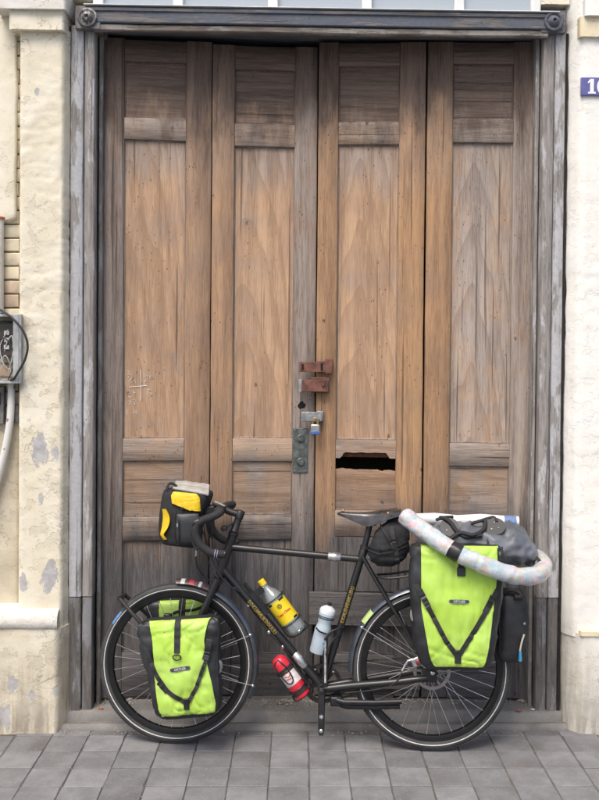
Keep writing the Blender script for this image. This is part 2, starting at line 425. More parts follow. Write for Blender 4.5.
# ---- walls, pilasters
m_cream = plaster('cream_plaster', (.74, .675, .53), (.78, .735, .61), grime=.6, pk=.8, peel=.0)
m_white = plaster('white_plaster', (.82, .80, .735), (.83, .82, .78), grime=.3, pk=.10, crk=.15, flake=.12)
m_lwhite = plaster('pale_stone_paint', (.66, .63, .56), (.74, .72, .68), grime=.4, pk=.4)
m_yel = plaster('yellow_band_plaster', (.72, .61, .41), (.76, .68, .50), grime=.3, pk=.2)
def plaster_block(sec, z0, z1, res=.012, amp=.003, freq=7, courses=0.0, taper=None, seed=0.0):
    "plastered masonry: sec = plan outline (left back -> front -> right back); its faces are uneven"
    pts = []
    for (a, b) in zip(sec, sec[1:]):
        a = Vector((*a, 0)); b = Vector((*b, 0)); n = max(1, int((b-a).length/res))
        d = (b-a).normalized(); nn = Vector((d.y, -d.x, 0))
        for i in range(n): pts.append((a+(b-a)*(i/n), nn))
    pts.append((Vector((*sec[-1], 0)), nn))
    cor = [Vector((*q, 0)) for q in sec[1:-1]]
    nz = max(2, int((z1-z0)/res)); rings = []
    for i in range(nz+1):
        z = z0+(z1-z0)*i/nz; r = []
        for (p, nn) in pts:
            q = Vector((p.x, p.y, z))
            d = fbm((q*freq)+Vector((seed, 0, 0)), 4)*amp
            if courses:
                ph = (z/.072+.55*fbm((p.x*5, z*3.5, seed), 3)) % 1.0
                msk = max(0, min(1, .15+2.2*fbm((p.x*4+seed, 2, z*1.7), 3)))*(1 if z > 1.6 else .4)
                d -= courses*msk*math.exp(-((ph-.5)/.10)**2)
                lump = fbm((p.x*22, seed+4, z*26), 3); d += courses*1.3*msk*lump
            for c in cor:                                     # soft, knocked corners
                dc = (p-c).length
                if dc < .012: d -= (.012-dc)*(.45+.5*max(0, fbm((z*9, seed, 1), 3)))
            r.append(q+nn*d)
        rings.append(r)
    return MB().rings(rings, cap=True, closed=True)

# left pilaster
XL0, XL1 = wp(19, 300, .115).x, wp(62, 300, .115).x
zt = lambda py, Y, px=40: wp(px, py, Y).z
z_pl_top = zt(630, .085); z_mo_top = zt(609, .10); z_cap0 = zt(30, .09); z_cap1 = zt(10, .085)
pil = thing('pilaster', 'cream peeling plaster pilaster beside the electric box', 'pilaster', (XL0, .1, 0))
m_shaft = plaster('peeling_cream_plaster', (.71, .645, .50), (.77, .725, .60), grime=.75, pk=.4, flake=.8, spots=tuple((wp(px, py, .115).x-XL0, wp(px, py, .115).z, r_) for px, py, r_ in ((40, 452, .05), (56, 452, .022), (41, 500, .018), (50, 577, .055), (24, 583, .03), (37, 92, .012))))
plaster_block([(XL0, .26), (XL0, .115), (XL1, .115), (XL1+.028, .20)], z_pl_top-.02, z_cap0+.02, .010, .0026, 9, .0020, seed=2).build('shaft', m_shaft, pil, sharp=80)
xp0, xp1 = -1.62, wp(56.5, 690, .085).x
m_plin = plaster('scuffed_cream_plinth', (.64, .57, .43), (.72, .67, .55), grime=1.0, pk=.5, flake=.8, spots=tuple((wp(px, py, .085).x-XL0, wp(px, py, .085).z, r_) for px, py, r_ in ((12, 685, .035), (32, 697, .02), (55, 692, .02), (5, 716, .04))))
plaster_block([(xp0, .26), (xp0, .085), (xp1, .085), (xp1+.05, .21)], -.01, z_pl_top+.004, .016, .006, 5, 0, seed=7).build('plinth', m_plin, pil, sharp=80)
mo = MB(); rings = []
for i in range(60):
    x = xp0+(xp1+.004-xp0)*i/59; e = fbm((x*9, 1, 2), 3)*.003
    sec = [(.26, z_pl_top), (.088, z_pl_top), (.074, z_pl_top+.014), (.070, z_pl_top+.035), (.074, z_pl_top+.058), (.088, z_mo_top-.012), (.118, z_mo_top), (.26, z_mo_top+.006)]
    rings.append([(x, y+e, z+e*.6+fbm((x*20, y*20, z*20), 2)*.0015) for y, z in sec])
mo.rings(rings); mo.build('plinth_moulding', plaster('dirty_white_paint', (.60, .575, .51), (.70, .68, .63), grime=.8, pk=.5), pil, sharp=70)
xc0, xc1 = wp(9, 20, .085).x, wp(64, 20, .085).x
plaster_block([(xc0, .26), (xc0, .082), (xc1, .082), (xc1, .26)], z_cap0, z_cap1, .014, .004, 8, .001, seed=5).build('capital', m_cream, pil, sharp=80)
cr = plaster_block([(xc0-.06, .26), (xc0-.06, .062), (xc1+.012, .062), (xc1+.012, .26)], z_cap1-.002, z_cap1+.12, .014, .003, 8, 0, seed=6).build('cornice', m_lwhite, pil, sharp=80)

# right pilaster
XR0 = wp(579, 300, .10).x; XC = wp(563.5, 300, .19).x
pr = thing('pilaster', 'bright white plaster pilaster carrying the blue number plate', 'pilaster', (XR0, .1, 0))
zpr = zt(634, .08, 590); zcr0 = zt(37, .09, 590); zcr1 = zt(17, .09, 590)
plaster_block([(XC-.004, .21), (XC+.002, .165), (XR0, .10), (2.1, .10), (2.1, .26)], zpr-.02, 3.75, .014, .003, 6, .0022, seed=12).build('shaft', m_white, pr, sharp=80)
xq = wp(581, 690, .078).x
plaster_block([(XC-.002, .26), (XC+.012, .15), (xq, .078), (2.12, .078), (2.12, .26)], -.01, zpr, .016, .005, 5, 0, seed=17).build('plinth', plaster('dirty_white_plinth', (.70, .665, .58), (.77, .745, .69), grime=.9, pk=.3, flake=.4), pr, sharp=80)
plaster_block([(xq-.01, .24), (xq-.006, .072), (2.13, .072), (2.13, .24)], zpr-.008, zpr+.012, .014, .003, 8, 0, seed=19).build('plinth_band', m_yel, pr, sharp=80)
xr = wp(580, 27, .085).x
plaster_block([(xr, .24), (xr, .080), (2.14, .080), (2.14, .24)], zcr0, zcr1, .014, .002, 8, 0, seed=20).build('capital', m_yel, pr, sharp=80)
plaster_block([(xr+.018, .24), (xr+.018, .062), (2.15, .062), (2.15, .24)], zcr1-.002, zcr1+.14, .014, .002, 8, 0, seed=21).build('cornice', m_white, pr, sharp=80)

# the house wall behind and above
hw = thing('house_wall', 'cream house wall with bare painted bricks left of the pilaster', 'wall', (-1.4, .3, 0))
m_dark = simple('dim_interior', (.05, .045, .04), .9)
MB().box((-3.2, .235, -.05), (XL0+.02, .75, 4.2)).build('side_wall', m_cream, hw, smooth=False)
MB().box((1.24, .235, -.05), (3.0, .75, 4.2)).build('side_wall', m_white, hw, smooth=False)
MB().box((XL0+.021, .245, -.05), (-1.04, .75, 4.2)).build('side_wall', m_cream, hw, smooth=False)
MB().box((-1.039, .20, 4.0), (1.239, .75, 4.2)).build('upper_wall', m_cream, hw, smooth=False)
MB().box((-1.039, .70, -.02), (1.239, .76, 3.99)).build('inner_wall', m_dark, hw, smooth=False)
# painted bricks in the recess
t = NT('painted_brick'); v = t.obj(rnd=12.0)
oi = t.n('ObjectInfo'); n1 = t.noise(v, 18, 5, .6)
bk = t.mix(t.ss(t.noise(v, 40, 4), .3, .7), (.30, .13, .085), (.42, .22, .15))
cr_ = t.mix(t.ss(n1, .3, .7), (.60, .52, .38), (.70, .63, .48))
mk = t.ss(t.math('ADD', t.math('MULTIPLY', n1, .6), t.math('MULTIPLY', oi.outputs['Random'], .45)), .56, .70)
m_brick = t.fin(t.mix(t.math('MULTIPLY', mk, .42), cr_, bk), .9, 0.0, t.bump(t.noise(v, 30, 5), .5, .004), .2)
MB().box((-1.62, .212, z_mo_top-.05), (XL0+.01, .236, 3.7)).build('mortar', conc('lime_mortar', (.46, .41, .33), .05, 20), hw, smooth=False)
bms = []
for q in range(4):
    mb = MB(); nx = 7; rings = []
    for i in range(nx+1):
        x = -.110+.220*i/nx; r = []
        for (y, z) in ((.0, -.0285), (-.022, -.0285), (-.026, -.024), (-.026, .024), (-.022, .0285), (0, .0285)):
            d = fbm((x*22+q*9, y*30, z*30), 3)*.0035; r.append((x, y+d, z+d*.5))
        rings.append(r)
    mb.rings(rings); bms.append(mb.mesh('brick', Vector(), True, 40))
zz = z_mo_top+.05; k = 0
while zz < 3.6:
    for i in range(-2, 1):
        bx_ = XL0-.02-(.115 if k % 2 else 0)+i*.228
        if bx_ < -1.6: continue
        o = link_mesh('brick', random.choice(bms), m_brick, hw)
        o.location = Vector((bx_+random.uniform(-.004, .004), .214+random.uniform(-.003, .003), zz))-OFF[hw]
        o.rotation_euler = (random.uniform(-.02, .02), random.uniform(-.012, .012), random.choice((0, math.pi)) if False else 0)
    zz += .0635; k += 1
# thick old plaster skin still hanging on the recess, torn along its lower edge
zb = zt(222, .17, 10)
pts = []; rings = []
for i in range(70):
    z = zb+(3.7-zb)*i/69; r = []
    xe = wp(15.5, 200, .165).x+fbm((z*5, 3, 1), 3)*.006-(.03 if i == 0 else 0)
    for (x, y) in ((-1.62, .19), (-1.62, .166), (-1.55, .165), (-1.45, .165), (-1.40, .165), (-1.34, .165), (xe-.01, .166), (xe, .172), (xe, .19)):
        d = fbm((x*8, y*8, z*8), 4)*.004
        r.append((x, y+d, z+(fbm((x*14, 0, 1), 3)*.02-(x-xe)*.0 if i == 0 else 0)))
    rings.append(r)
MB().rings(rings).build('plaster_skin', m_cream, hw, sharp=80)
# smoother plaster patch on the recess low down
zc = zt(420, .17, 10)
plaster_block([(-1.62, .212), (-1.62, .178), (XL0-.018, .180), (XL0-.006, .212)], z_mo_top-.02, zc, .016, .005, 6, 0, seed=33).build('plaster_patch', plaster('grey_cream_plaster', (.50, .44, .33), (.60, .54, .42), grime=.6, pk=.5), hw, sharp=80)

# ---- door frame
m_fr = frame_paint('flaking_grey_paint', (.45, .45, .465), (.30, .28, .26), .42)
m_fr2 = frame_paint('worn_bare_grey_timber', (.47, .465, .47), (.34, .315, .295), .7)
m_frlow = frame_paint('dark_rotten_timber', (.25, .25, .255), (.18, .168, .158), .6)
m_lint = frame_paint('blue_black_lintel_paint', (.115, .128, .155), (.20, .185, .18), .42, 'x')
m_lip = frame_paint('bare_lip_timber', (.30, .28, .255), (.20, .17, .145), .6, 'x')
df = thing('door_frame', 'grey weathered timber frame with corner rosettes around the folding doors', 'door frame', (0, .2, .06))
YF = .165
zj = zt(597, YF, 80); zlip0 = zt(35.5, YF, 300); zlip1 = zt(29, YF, 300); zl1 = zt(12.5, YF, 300)
def fx(px, py=350): return wp(px, py, YF).x
def jamb(a, b, y0, mat, z0, z1, s): MB().plank((a, y0, z0), (b, .262, z1), 2, .004, .05, .0016, s).build('jamb_board', mat, df, sharp=50)
jamb(fx(69.5), fx(82), YF, m_fr, zj+.003, zlip1, 1); jamb(fx(83), fx(93), YF+.006, m_fr2, zj+.003, zlip1, 2)
jamb(fx(69), fx(81.6), YF+.003, m_frlow, .066, zj-.002, 3); jamb(fx(82.8), fx(92.5), YF+.008, m_frlow, .066, zj-.002, 4)
jamb(fx(540.5), fx(551.2), YF+.006, m_fr2, zj+.003, zlip1, 5); jamb(fx(552), fx(562), YF, m_fr, zj+.003, zlip1, 6)
jamb(fx(540.2), fx(550.6), YF+.009, m_frlow, .066, zj-.002, 7); jamb(fx(551.8), fx(561.6), YF+.003, m_frlow, .066, zj-.002, 8)
# near-black strips painting the shade of the gaps between the frame and the plaster
m_gap_shade = simple('gap_shade_strip', (.018, .015, .014), .95, var=.5, scale=40)
for k, (p0_, p1_) in enumerate(((562.0, 564.6), (68.0, 69.6))):
    mb = MB(); rings = []
    for i in range(130):
        z = .07+(zlip1-.07)*i/129; e0 = fbm((z*7, k, 1), 4)*.004+max(0, fbm((z*2.3, 5+k, 2), 3)-.35)*.02; e1 = fbm((z*8, k, 7), 4)*.003
        rings.append([(fx(p0_)-abs(e1), .172, z), (fx(p1_)+e0*(1-k), .166 if k == 0 else .174, z), (fx(p1_)+.004, .232, z), (fx(p0_), .232, z)])
    mb.rings(rings).build('gap_shade_strip', m_gap_shade, df, sharp=60)
# inner stops the doors close against
MB().plank((fx(93)+.006, .235, .066), (fx(93)+.024, .33, zlip0+.03), 2, .003, .06, .0014, 9).build('jamb_stop', m_frlow, df)
MB().plank((fx(540.5)-.022, .225, .066), (fx(540.5)-.004, .33, zlip0+.03), 2, .003, .06, .0014, 10).build('jamb_stop', m_fr2, df)
xa, xb = fx(69), fx(563)
lt = MB().plank((xa+.05, .125, zlip1+.003), (xb-.03, .30, zl1), 0, .004, .05, .0018, 11).build('lintel', m_lint, df)
MB().plank((xa+.1, .118, zl1-.022), (xb-.08, .126, zl1-.006), 0, .003, .05, .0012, 16).build('lintel_bead', m_lint, df)
MB().plank((fx(93)-.004, .135, zlip0), (fx(541)+.006, .168, zlip1), 0, .005, .035, .004, 12).build('lintel_lip', m_lip, df)
MB().plank((fx(93)-.02, .31, zlip1+.012), (fx(541)+.02, .69, zlip1+.06), 0, .004, .1, .001, 13).build('head_soffit', m_lint, df)  # dark colour here stands for the shadow under the lintel
for k, (px, py) in enumerate(((87, 17), (554, 21))):
    c = wp(px, py, .118)
    MB().plank((c.x-.055, .128 if k == 0 else .13, c.z-.048), (c.x+.058, .30, c.z+.052), 2, .004, .03, .002, 20+k).build('corner_block', m_lint if k else m_frlow, df)
    ro = MB().lathe((c.x, .130, c.z), (0, -1, 0), [(0, .044), (.010, .044), (.015, .040), (.015, .034), (.010, .031), (.010, .026), (.022, .020), (.030, .014), (.031, .009), (.020, .006)], 28).build('rosette', m_lint if k else frame_paint('chipped_rosette_paint', (.13, .125, .125), (.55, .53, .5), .45), df, sharp=50)

# ---- window over the door
m_win = simple('white_window_paint', (.72, .72, .71), .5, var=.1, scale=14, bump=.15)
t = NT('window_glass'); m_glass = t.fin((.55, .62, .68), .04, 0.0, None, .9, .0, Transmission_Weight=0.35)
tw = thing('transom_window', 'white framed window strip above the door lintel', 'window', (0, .2, zl1))
zs1 = zt(8.5, .13, 300)
MB().plank((xa+.07, .110, zl1+.002), (xb-.05, .30, zs1), 0, .005, .06, .0012, 30).build('sill', m_win, tw)
xm = [wp(a, 4, .17).x for a in (98, 178, 273, 367, 459.5, 536)]
for k, x in enumerate(xm):
    hwid = .022
    MB().plank((x-hwid, .165, zs1+.001), (x+hwid, .22, 3.93), 2, .003, .1, .0006, 31+k).build('mullion', m_win, tw)
MB().plank((xm[0]-.04, .163, 3.931), (xm[-1]+.04, .225, 3.995), 0, .003, .1, .0006, 39).build('window_head', m_win, tw)
for k in range(5):
    MB().box((xm[k]+.020, .192, zs1+.001), (xm[k+1]-.020, .197, 3.93)).build('pane', m_glass, tw, smooth=False)
# plaster beside the window, over the frame corners
plaster_block([(-1.07, .30), (-1.07, .172), (xm[0]-.024, .172), (xm[0]-.024, .30)], zl1+.05, 4.0, .02, .003, 6, 0, seed=41).build('window_cheek', m_cream, hw, sharp=80)
plaster_block([(xm[-1]+.024, .30), (xm[-1]+.024, .160), (1.235, .160), (1.235, .30)], zl1+.055, 4.0, .02, .003, 6, 0, seed=42).build('window_cheek', m_cream, hw, sharp=80)

# ---- the four folding door leaves
iron = simple('rusty_iron', (.17, .075, .055), .7, .3, .45, 25, bump=.5, bscale=120)
zinc = simple('dull_zinc', (.34, .35, .36), .5, .75, .3, 40, bump=.2)
brassdull = simple('tarnished_lock_plate', (.15, .165, .155), .5, .65, .35, 45, bump=.3)
def leaf(name, label, pxL, YL, pxR, YR, sL, sR, rails, mats, ztop, zbot=.085, skip=(), mL=None, mR=None):
    A = wp(pxL, 300, YL); B = wp(pxR, 300, YR); A.z = B.z = 0
    xd = (B-A).normalized(); L = (B-A).length; n = Vector((-xd.y, xd.x, 0))
    M = axes(A, xd, n); MI = M.inverted()
    lf = thing(name, label, 'door', (0, 0, 0), M @ Matrix.Translation((0, 0, zbot)), 'folding wooden door leaves')
    lf.matrix_world = M @ Matrix.Translation((0, 0, zbot)); OFF[lf] = Vector((0, 0, zbot))
    def lc(px, py, off=0): return MI @ wpl(px, py, A+n*off, n)
    mv, mh, mp, mc = mats
    a, b = lc(sL, 300).x, lc(sR, 300).x
    sd_ = hash(name+label) % 50
    MB().plank((.0012, 0, zbot), (a, .042, ztop), 2, .004, .05, .0014, pxL).build('stile', mL or mv, lf, sharp=50)
    MB().plank((b, 0, zbot), (L-.0012, .042, ztop), 2, .004, .05, .0014, pxR).build('stile', mR or mv, lf, sharp=50)
    mid = (sL+sR)/2
    zr = [(lc(mid, p1).z, lc(mid, p0).z) for p0, p1 in rails]       # (low, high), top first
    zr[0] = (zr[0][0], ztop-.001)
    for k, (z0, z1) in enumerate(zr):
        if k in skip: continue
        MB().plank((a+.0006, .0012, z0), (b-.0006, .040, z1), 0, .004, .05, .0012, pxL+k).build('rail', mh, lf, sharp=50)
    for k in range(len(zr)-1):
        if ('p', k) in skip: continue
        z0, z1 = zr[k+1][1], zr[k][0]
        pan = MB(); nx_, nz_ = 8, max(3, int((z1-z0)/.05)); rows = []
        for i in range(nz_+1):
            z = z0-.012+(z1-z0+.024)*i/nz_
            rows.append([(a-.01+(b-a+.02)*j/nx_, .0165+fbm((j*.4+pxL, z*3, 0), 2)*.0014, z) for j in range(nx_+1)])
        vs2 = [q for r in rows for q in r]; w_ = nx_+1
        fs2 = [(i*w_+j, i*w_+j+1, (i+1)*w_+j+1, (i+1)*w_+j) for i in range(nz_) for j in range(nx_)]
        o_ = len(vs2); vs2 += [(q[0], .032, q[2]) for q in vs2]
        fs2 += [tuple(reversed([q+o_ for q in f_])) for f_ in fs2]
        ed = [j for j in range(w_)]+[i*w_+w_-1 for i in range(1, nz_+1)]+[nz_*w_+j for j in range(w_-2, -1, -1)]+[i*w_ for i in range(nz_-1, 0, -1)]
        fs2 += [(ed[i], ed[(i+1) % len(ed)], ed[(i+1) % len(ed)]+o_, ed[i]+o_) for i in range(len(ed))]
        pan.add(vs2, fs2).build('panel', mp if (z1-z0) > .4 else mc, lf, sharp=50)
        # fine bead round the panel
        bd = MB()
        for (p, q) in (((a+.003, z0), (a+.003, z1)), ((b-.003, z0), (b-.003, z1)), ((a, z0+.003), (b, z0+.003)), ((a, z1-.003), (b, z1-.003))):
            bd.tube([(p[0], .0155, p[1]), (q[0], .0155, q[1])], .0036, 6)
        bd.build('panel_bead', W4v, lf)
    return lf, lc, M, n, (a, b, L, zr)
W = {}
PT = (.50, .335, .215); PD = (.31, .205, .135)
for k, (gy, tan, pan) in enumerate(((.16, (.43, .285, .185), PT), (.10, (.47, .30, .18), (.51, .335, .21)), (.05, (.50, .305, .165), (.50, .33, .205)), (.42, (.42, .29, .195), (.44, .345, .265)))):
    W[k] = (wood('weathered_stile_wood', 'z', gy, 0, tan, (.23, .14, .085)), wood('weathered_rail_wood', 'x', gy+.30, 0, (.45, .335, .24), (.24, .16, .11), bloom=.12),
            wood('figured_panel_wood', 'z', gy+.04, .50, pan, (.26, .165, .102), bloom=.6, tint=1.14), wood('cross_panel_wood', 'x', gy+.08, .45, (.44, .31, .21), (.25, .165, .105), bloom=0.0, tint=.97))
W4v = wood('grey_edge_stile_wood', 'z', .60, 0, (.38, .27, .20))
def tops(py, px, Y): return wp(px, py, Y).z
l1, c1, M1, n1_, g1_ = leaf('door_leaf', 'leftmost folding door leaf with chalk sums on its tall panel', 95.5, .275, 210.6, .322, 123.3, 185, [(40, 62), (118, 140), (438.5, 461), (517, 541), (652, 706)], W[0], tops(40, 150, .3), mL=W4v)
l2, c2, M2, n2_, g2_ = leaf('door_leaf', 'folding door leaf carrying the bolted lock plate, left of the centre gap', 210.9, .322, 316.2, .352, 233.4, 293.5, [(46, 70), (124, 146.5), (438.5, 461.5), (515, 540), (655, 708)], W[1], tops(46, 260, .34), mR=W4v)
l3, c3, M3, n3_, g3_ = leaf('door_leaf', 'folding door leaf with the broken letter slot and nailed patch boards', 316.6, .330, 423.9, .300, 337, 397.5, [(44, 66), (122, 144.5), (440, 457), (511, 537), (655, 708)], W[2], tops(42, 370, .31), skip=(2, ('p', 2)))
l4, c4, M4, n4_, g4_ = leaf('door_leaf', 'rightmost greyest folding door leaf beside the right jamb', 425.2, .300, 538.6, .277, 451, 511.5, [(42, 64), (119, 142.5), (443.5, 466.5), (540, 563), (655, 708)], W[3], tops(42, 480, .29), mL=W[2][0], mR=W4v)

# leaf 3: split rail over the letter slot, cross-grained panel below with a gnawed top edge, patches
a, b, L3, zr3 = g3_
zs_top = c3(366, 440).z; zs0 = c3(366, 457.5).z; zs_low = c3(366, 470).z; zrl = zr3[3][1]
mb = MB(); rings = []
for i in range(31):
    x = a+.0006+(b-a-.0012)*i/30; u = i/30
    cut = .030*min(1, max(0, (u-.08)/.06))*min(1, max(0, (.90-u)/.06)) if .08 < u < .90 else 0
    z0 = zs0-.004+cut*.9+fbm((x*30, 1, 2), 3)*.002
    rings.append([(x, .0012, z0), (x, .038, z0), (x, .038, zs_top), (x, .0012, zs_top)])
mb.rings(rings).build('rail', W[2][1], l3, sharp=40)
MB().plank((a+.028, .030, zs0-.002), (b-.032, .046, zs0+.024), 0, .003, .03, .002, 77).build('slot_board', simple('raw_red_brown_wood', (.12, .045, .022), .8, var=.4, scale=60, bump=.4), l3)
mb = MB(); rings = []
for i in range(41):
    x = a-.004+(b-a+.008)*i/40; u = i/40
    e = -.006*math.exp(-((u-.5)/.35)**2)-.010*max(0, (u-.72)/.28)+fbm((x*35, 4, 2), 3)*.0035+(-.006 if .7 < u < .8 else 0)
    zt_ = zs_low+.004+e
    rings.append([(x, .014, zrl-.01), (x, .034, zrl-.01), (x, .034, zt_), (x, .014, zt_)])
mb.rings(rings).build('panel', wood('slot_panel_wood', 'x', .02, .5, (.46, .31, .20), (.26, .16, .10)), l3, sharp=40)
grayboard = wood('grey_patch_board_wood', 'x', .9, .0, low=1.2)
grayboardv = wood('grey_patch_upright_wood', 'z', .9, .0, low=1.2)
q0, q1 = c3(331, 537, -.012), c3(398, 592, -.012)
MB().plank((q0.x, -.013, q1.z), (q1.x, -.0006, q0.z), 2, .003, .03, .002, 61).build('patch_board', grayboardv, l3)
q0, q1 = c3(309.5, 591.5, -.02), c3(411, 626, -.02)
MB().plank((q0.x, -.034, q1.z), (q1.x, -.0138, q0.z), 0, .003, .03, .002, 62).build('patch_board', grayboard, l3)
q0, q1 = c3(322, 660, -.02), c3(420, 690, -.02)
MB().plank((q0.x, -.022, q1.z), (q1.x, -.0006, q0.z), 0, .003, .03, .002, 63).build('patch_board', grayboard, l3)
# chalk sums on leaf 1
m_chalk = simple('chalk', (.74, .71, .66), .95, var=.2, scale=300)
ck = MB(); ck_off = .0145
def chalk(pts, w=.0017):
    p = [c1(x, y, .0145) for x, y in pts]
    for q in p: q.y = .0150
    ck.tube(p, w, 5)
sx_, sy_ = 60/599, 70/699
def C_(*pp): return [(110+x*sx_, 360+y*sy_) for x, y in pp]
chalk(C_((303, 95), (307, 200), (305, 300), (303, 405)), .0016); chalk(C_((190, 272), (260, 266), (305, 262), (368, 255)), .0018)
for s_ in (((165,108),(185,118),(178,145),(205,150),(180,180)), ((195,215),(215,175)), ((205,230),(240,205),(235,240),(255,205),(250,238)),
           ((345,165),(375,155),(372,190),(350,220),(385,208)), ((395,150),(400,190),(432,188),(415,160),(395,180)),
           ((375,290),(378,355)), ((375,290),(405,300),(380,320),(425,345),(395,358)),
           ((205,320),(178,340),(185,370),(210,368)), ((235,300),(240,350),(260,330),(230,325)), ((195,405),(165,425),(180,455),(200,430),(195,405)), ((225,400),(255,398),(245,445),(265,430)),
           ((172,490),(170,545)), ((215,500),(235,490),(240,520),(215,530)), ((250,510),(275,500),(262,540),(240,525))):
    chalk(C_(*s_), .0011)
ck.build('chalk_sums', m_chalk, l1)

# hardware on leaf 2 and 3
def on(lcf, px0, py0, px1, py1, y0, y1, name, mat, par, bevel=.002):
    p, q = lcf(px0, py0), lcf(px1, py1)
    return MB().box((min(p.x, q.x), y0, min(p.z, q.z)), (max(p.x, q.x), y1, max(p.z, q.z))).build(name, mat, par, smooth=True, bevel=bevel)
lp = on(c2, 292.8, 428, 307.8, 472.5, -.006, -.0002, 'lock_plate', brassdull, l2)
for py in (438.5, 462):
    c = c2(300.8, py)
    cy = MB().lathe((c.x, -.006, c.z), (0, -1, 0), [(0, .020), (.004, .020), (.006, .017), (.004, .0155), (.004, .0135), (.008, .0125), (.0085, .004)], 24).build('lock_cylinder', brassdull, lp, sharp=50)
for (px, py) in ((295, 430), (305.5, 430), (295, 470.5), (305.5, 470.5)):
    c = c2(px, py); MB().lathe((c.x, -.006, c.z), (0, -1, 0), [(0, .003), (.0015, .003), (.0022, .0015)], 10).build('screw', zinc, lp)
c = c2(301.5, 405)
MB().add([(c.x+math.cos(a_)*r_, -.0015, c.z+math.sin(a_)*r_) for a_, r_ in [(2*math.pi*i/16, .017+.004*random.uniform(-1, 1)) for i in range(16)]]+[(c.x, -.0008, c.z)], [(i, (i+1) % 16, 16) for i in range(16)]).build('keyhole', simple('hole_black', (.006, .005, .005), .95), l2)
# iron hasps bridge the gap; fixed to leaf 3
def hasp(x0, y0, x1, y1, dep, tilt=0):
    return on(c3, x0, y0, x1, y1, -.030-dep, -.004, 'bolt_guard', iron, l3, .003)
h1 = on(c3, 300, 361.5, 331, 372, -.036, -.0245, 'hasp_bar', iron, l3, .002)
on(c3, 325.5, 359, 332.5, 373.5, -.0375, -.0005, 'hasp_end', iron, l3, .002)
on(c3, 317, 361, 325, 372.3, -.0245, -.0005, 'hasp_foot', iron, l3, .002)
on(c3, 302, 364, 304.2, 370, -.0375, -.0362, 'hasp_slot', simple('slot_black', (.008, .007, .007), .9), l3, 0)
on(c3, 321, 363, 323.2, 370.5, -.0375, -.0362, 'hasp_slot', simple('slot_black2', (.008, .007, .007), .9), l3, 0)
h2 = on(c3, 300.3, 379.5, 328.8, 391.5, -.041, -.0285, 'hasp_bar', iron, l3, .002)
on(c3, 311, 377, 329.2, 392.4, -.0285, -.0005, 'hasp_foot', iron, l3, .002)
on(c3, 299, 379.2, 302.2, 391.8, -.0415, -.006, 'hasp_end', zinc, l3, .002)
c = c3(323, 384.5, -.03); MB().lathe((c.x, -.041, c.z), (0, -1, 0), [(0, .0075), (.005, .0075), (.006, .005), (.0045, .003)], 16).build('bolt_head', iron, l3, sharp=50)
# zinc hasp with padlock
hz = on(c3, 301.8, 411.5, 322, 421, -.034, -.026, 'hasp_plate', zinc, l3, .002)
on(c3, 317.4, 410.6, 323.4, 420.5, -.026, -.0005, 'hasp_foot', zinc, l3, .002)
st_ = c3(318.0, 419, -.04)
MB().tube([(st_.x-.007, -.032, st_.z), (st_.x-.007, -.046, st_.z), (st_.x, -.050, st_.z), (st_.x+.007, -.046, st_.z), (st_.x+.007, -.032, st_.z)], .0028, 8).build('staple', zinc, l3)
pd = thing('padlock', 'small steel padlock with blue bumper hanging from the zinc hasp', 'padlock', (st_.x-.004, -.05, st_.z-.055), M3)
pb = c3(315.2, 428, -.05)
steel = simple('brushed_steel', (.55, .55, .53), .32, .95, .12, 60)
brass = simple('brass', (.55, .40, .17), .35, .9, .15, 60)
m_blue = simple('blue_plastic', (.06, .14, .38), .45, var=.15)
MB().box((pb.x-.0205, -.060, pb.z-.020), (pb.x+.0205, -.040, pb.z+.017)).build('lock_body', steel, pd, bevel=.004)
MB().box((pb.x-.0225, -.062, pb.z-.030), (pb.x+.0225, -.038, pb.z-.013)).build('bumper', m_blue, pd, bevel=.003)
MB().tube(curve_pts([(pb.x-.0115, -.049, pb.z+.012), (pb.x-.011, -.049, pb.z+.034), (pb.x-.003, -.050, pb.z+.047), (pb.x+.007, -.050, pb.z+.044), (pb.x+.012, -.049, pb.z+.032), (pb.x+.0115, -.049, pb.z+.012)], 5), .0034, 8).build('shackle', brass, pd)

# ---- blue house number
m_enb = simple('blue_enamel', (.115, .115, .32), .22, var=.08, coat=.4)
m_enw = simple('white_enamel', (.80, .80, .82), .25, var=.04)
p0, p1 = wp(581, 77.5, .094), wp(608, 96, .094)
npz = thing('number_plate', 'blue enamel house number plate with white digits on the white pilaster', 'sign', (p0.x, .094, p1.z))
MB().box((p0.x, .088, p1.z), (p1.x, .1035, p0.z)).build('plate', m_enb, npz, bevel=.002)
# bold serif digits
zc_ = (p0.z+p1.z)/2; hh = .033; s1 = wp(592, 87, .088).x; s0 = wp(602.2, 87, .088).x
dg = MB()
dg.box((s1-.0085, .0862, zc_-hh), (s1+.0085, .088, zc_+hh)); dg.box((s1-.017, .0860, zc_-hh), (s1+.017, .0879, zc_-hh+.008))
dg.add([(s1-.0084, .0861, zc_+hh-.001), (s1-.019, .0861, zc_+hh-.014), (s1-.019, .0861, zc_+hh-.021), (s1-.0084, .0861, zc_+hh-.014)], [(0, 1, 2, 3)])
dg.build('digit', m_enw, npz, smooth=False)
ring = []
N = 32; o1 = []; o2 = []
for i in range(N):
    a_ = 2*math.pi*i/N
    o1.append((s0+.024*math.cos(a_), .0862, zc_+hh*1.02*math.sin(a_))); o2.append((s0+.0095*math.cos(a_), .0862, zc_+hh*.80*math.sin(a_)))
MB().add(o1+o2, [(i, (i+1) % N, N+(i+1) % N, N+i) for i in range(N)]).build('digit', m_enw, npz, smooth=False)

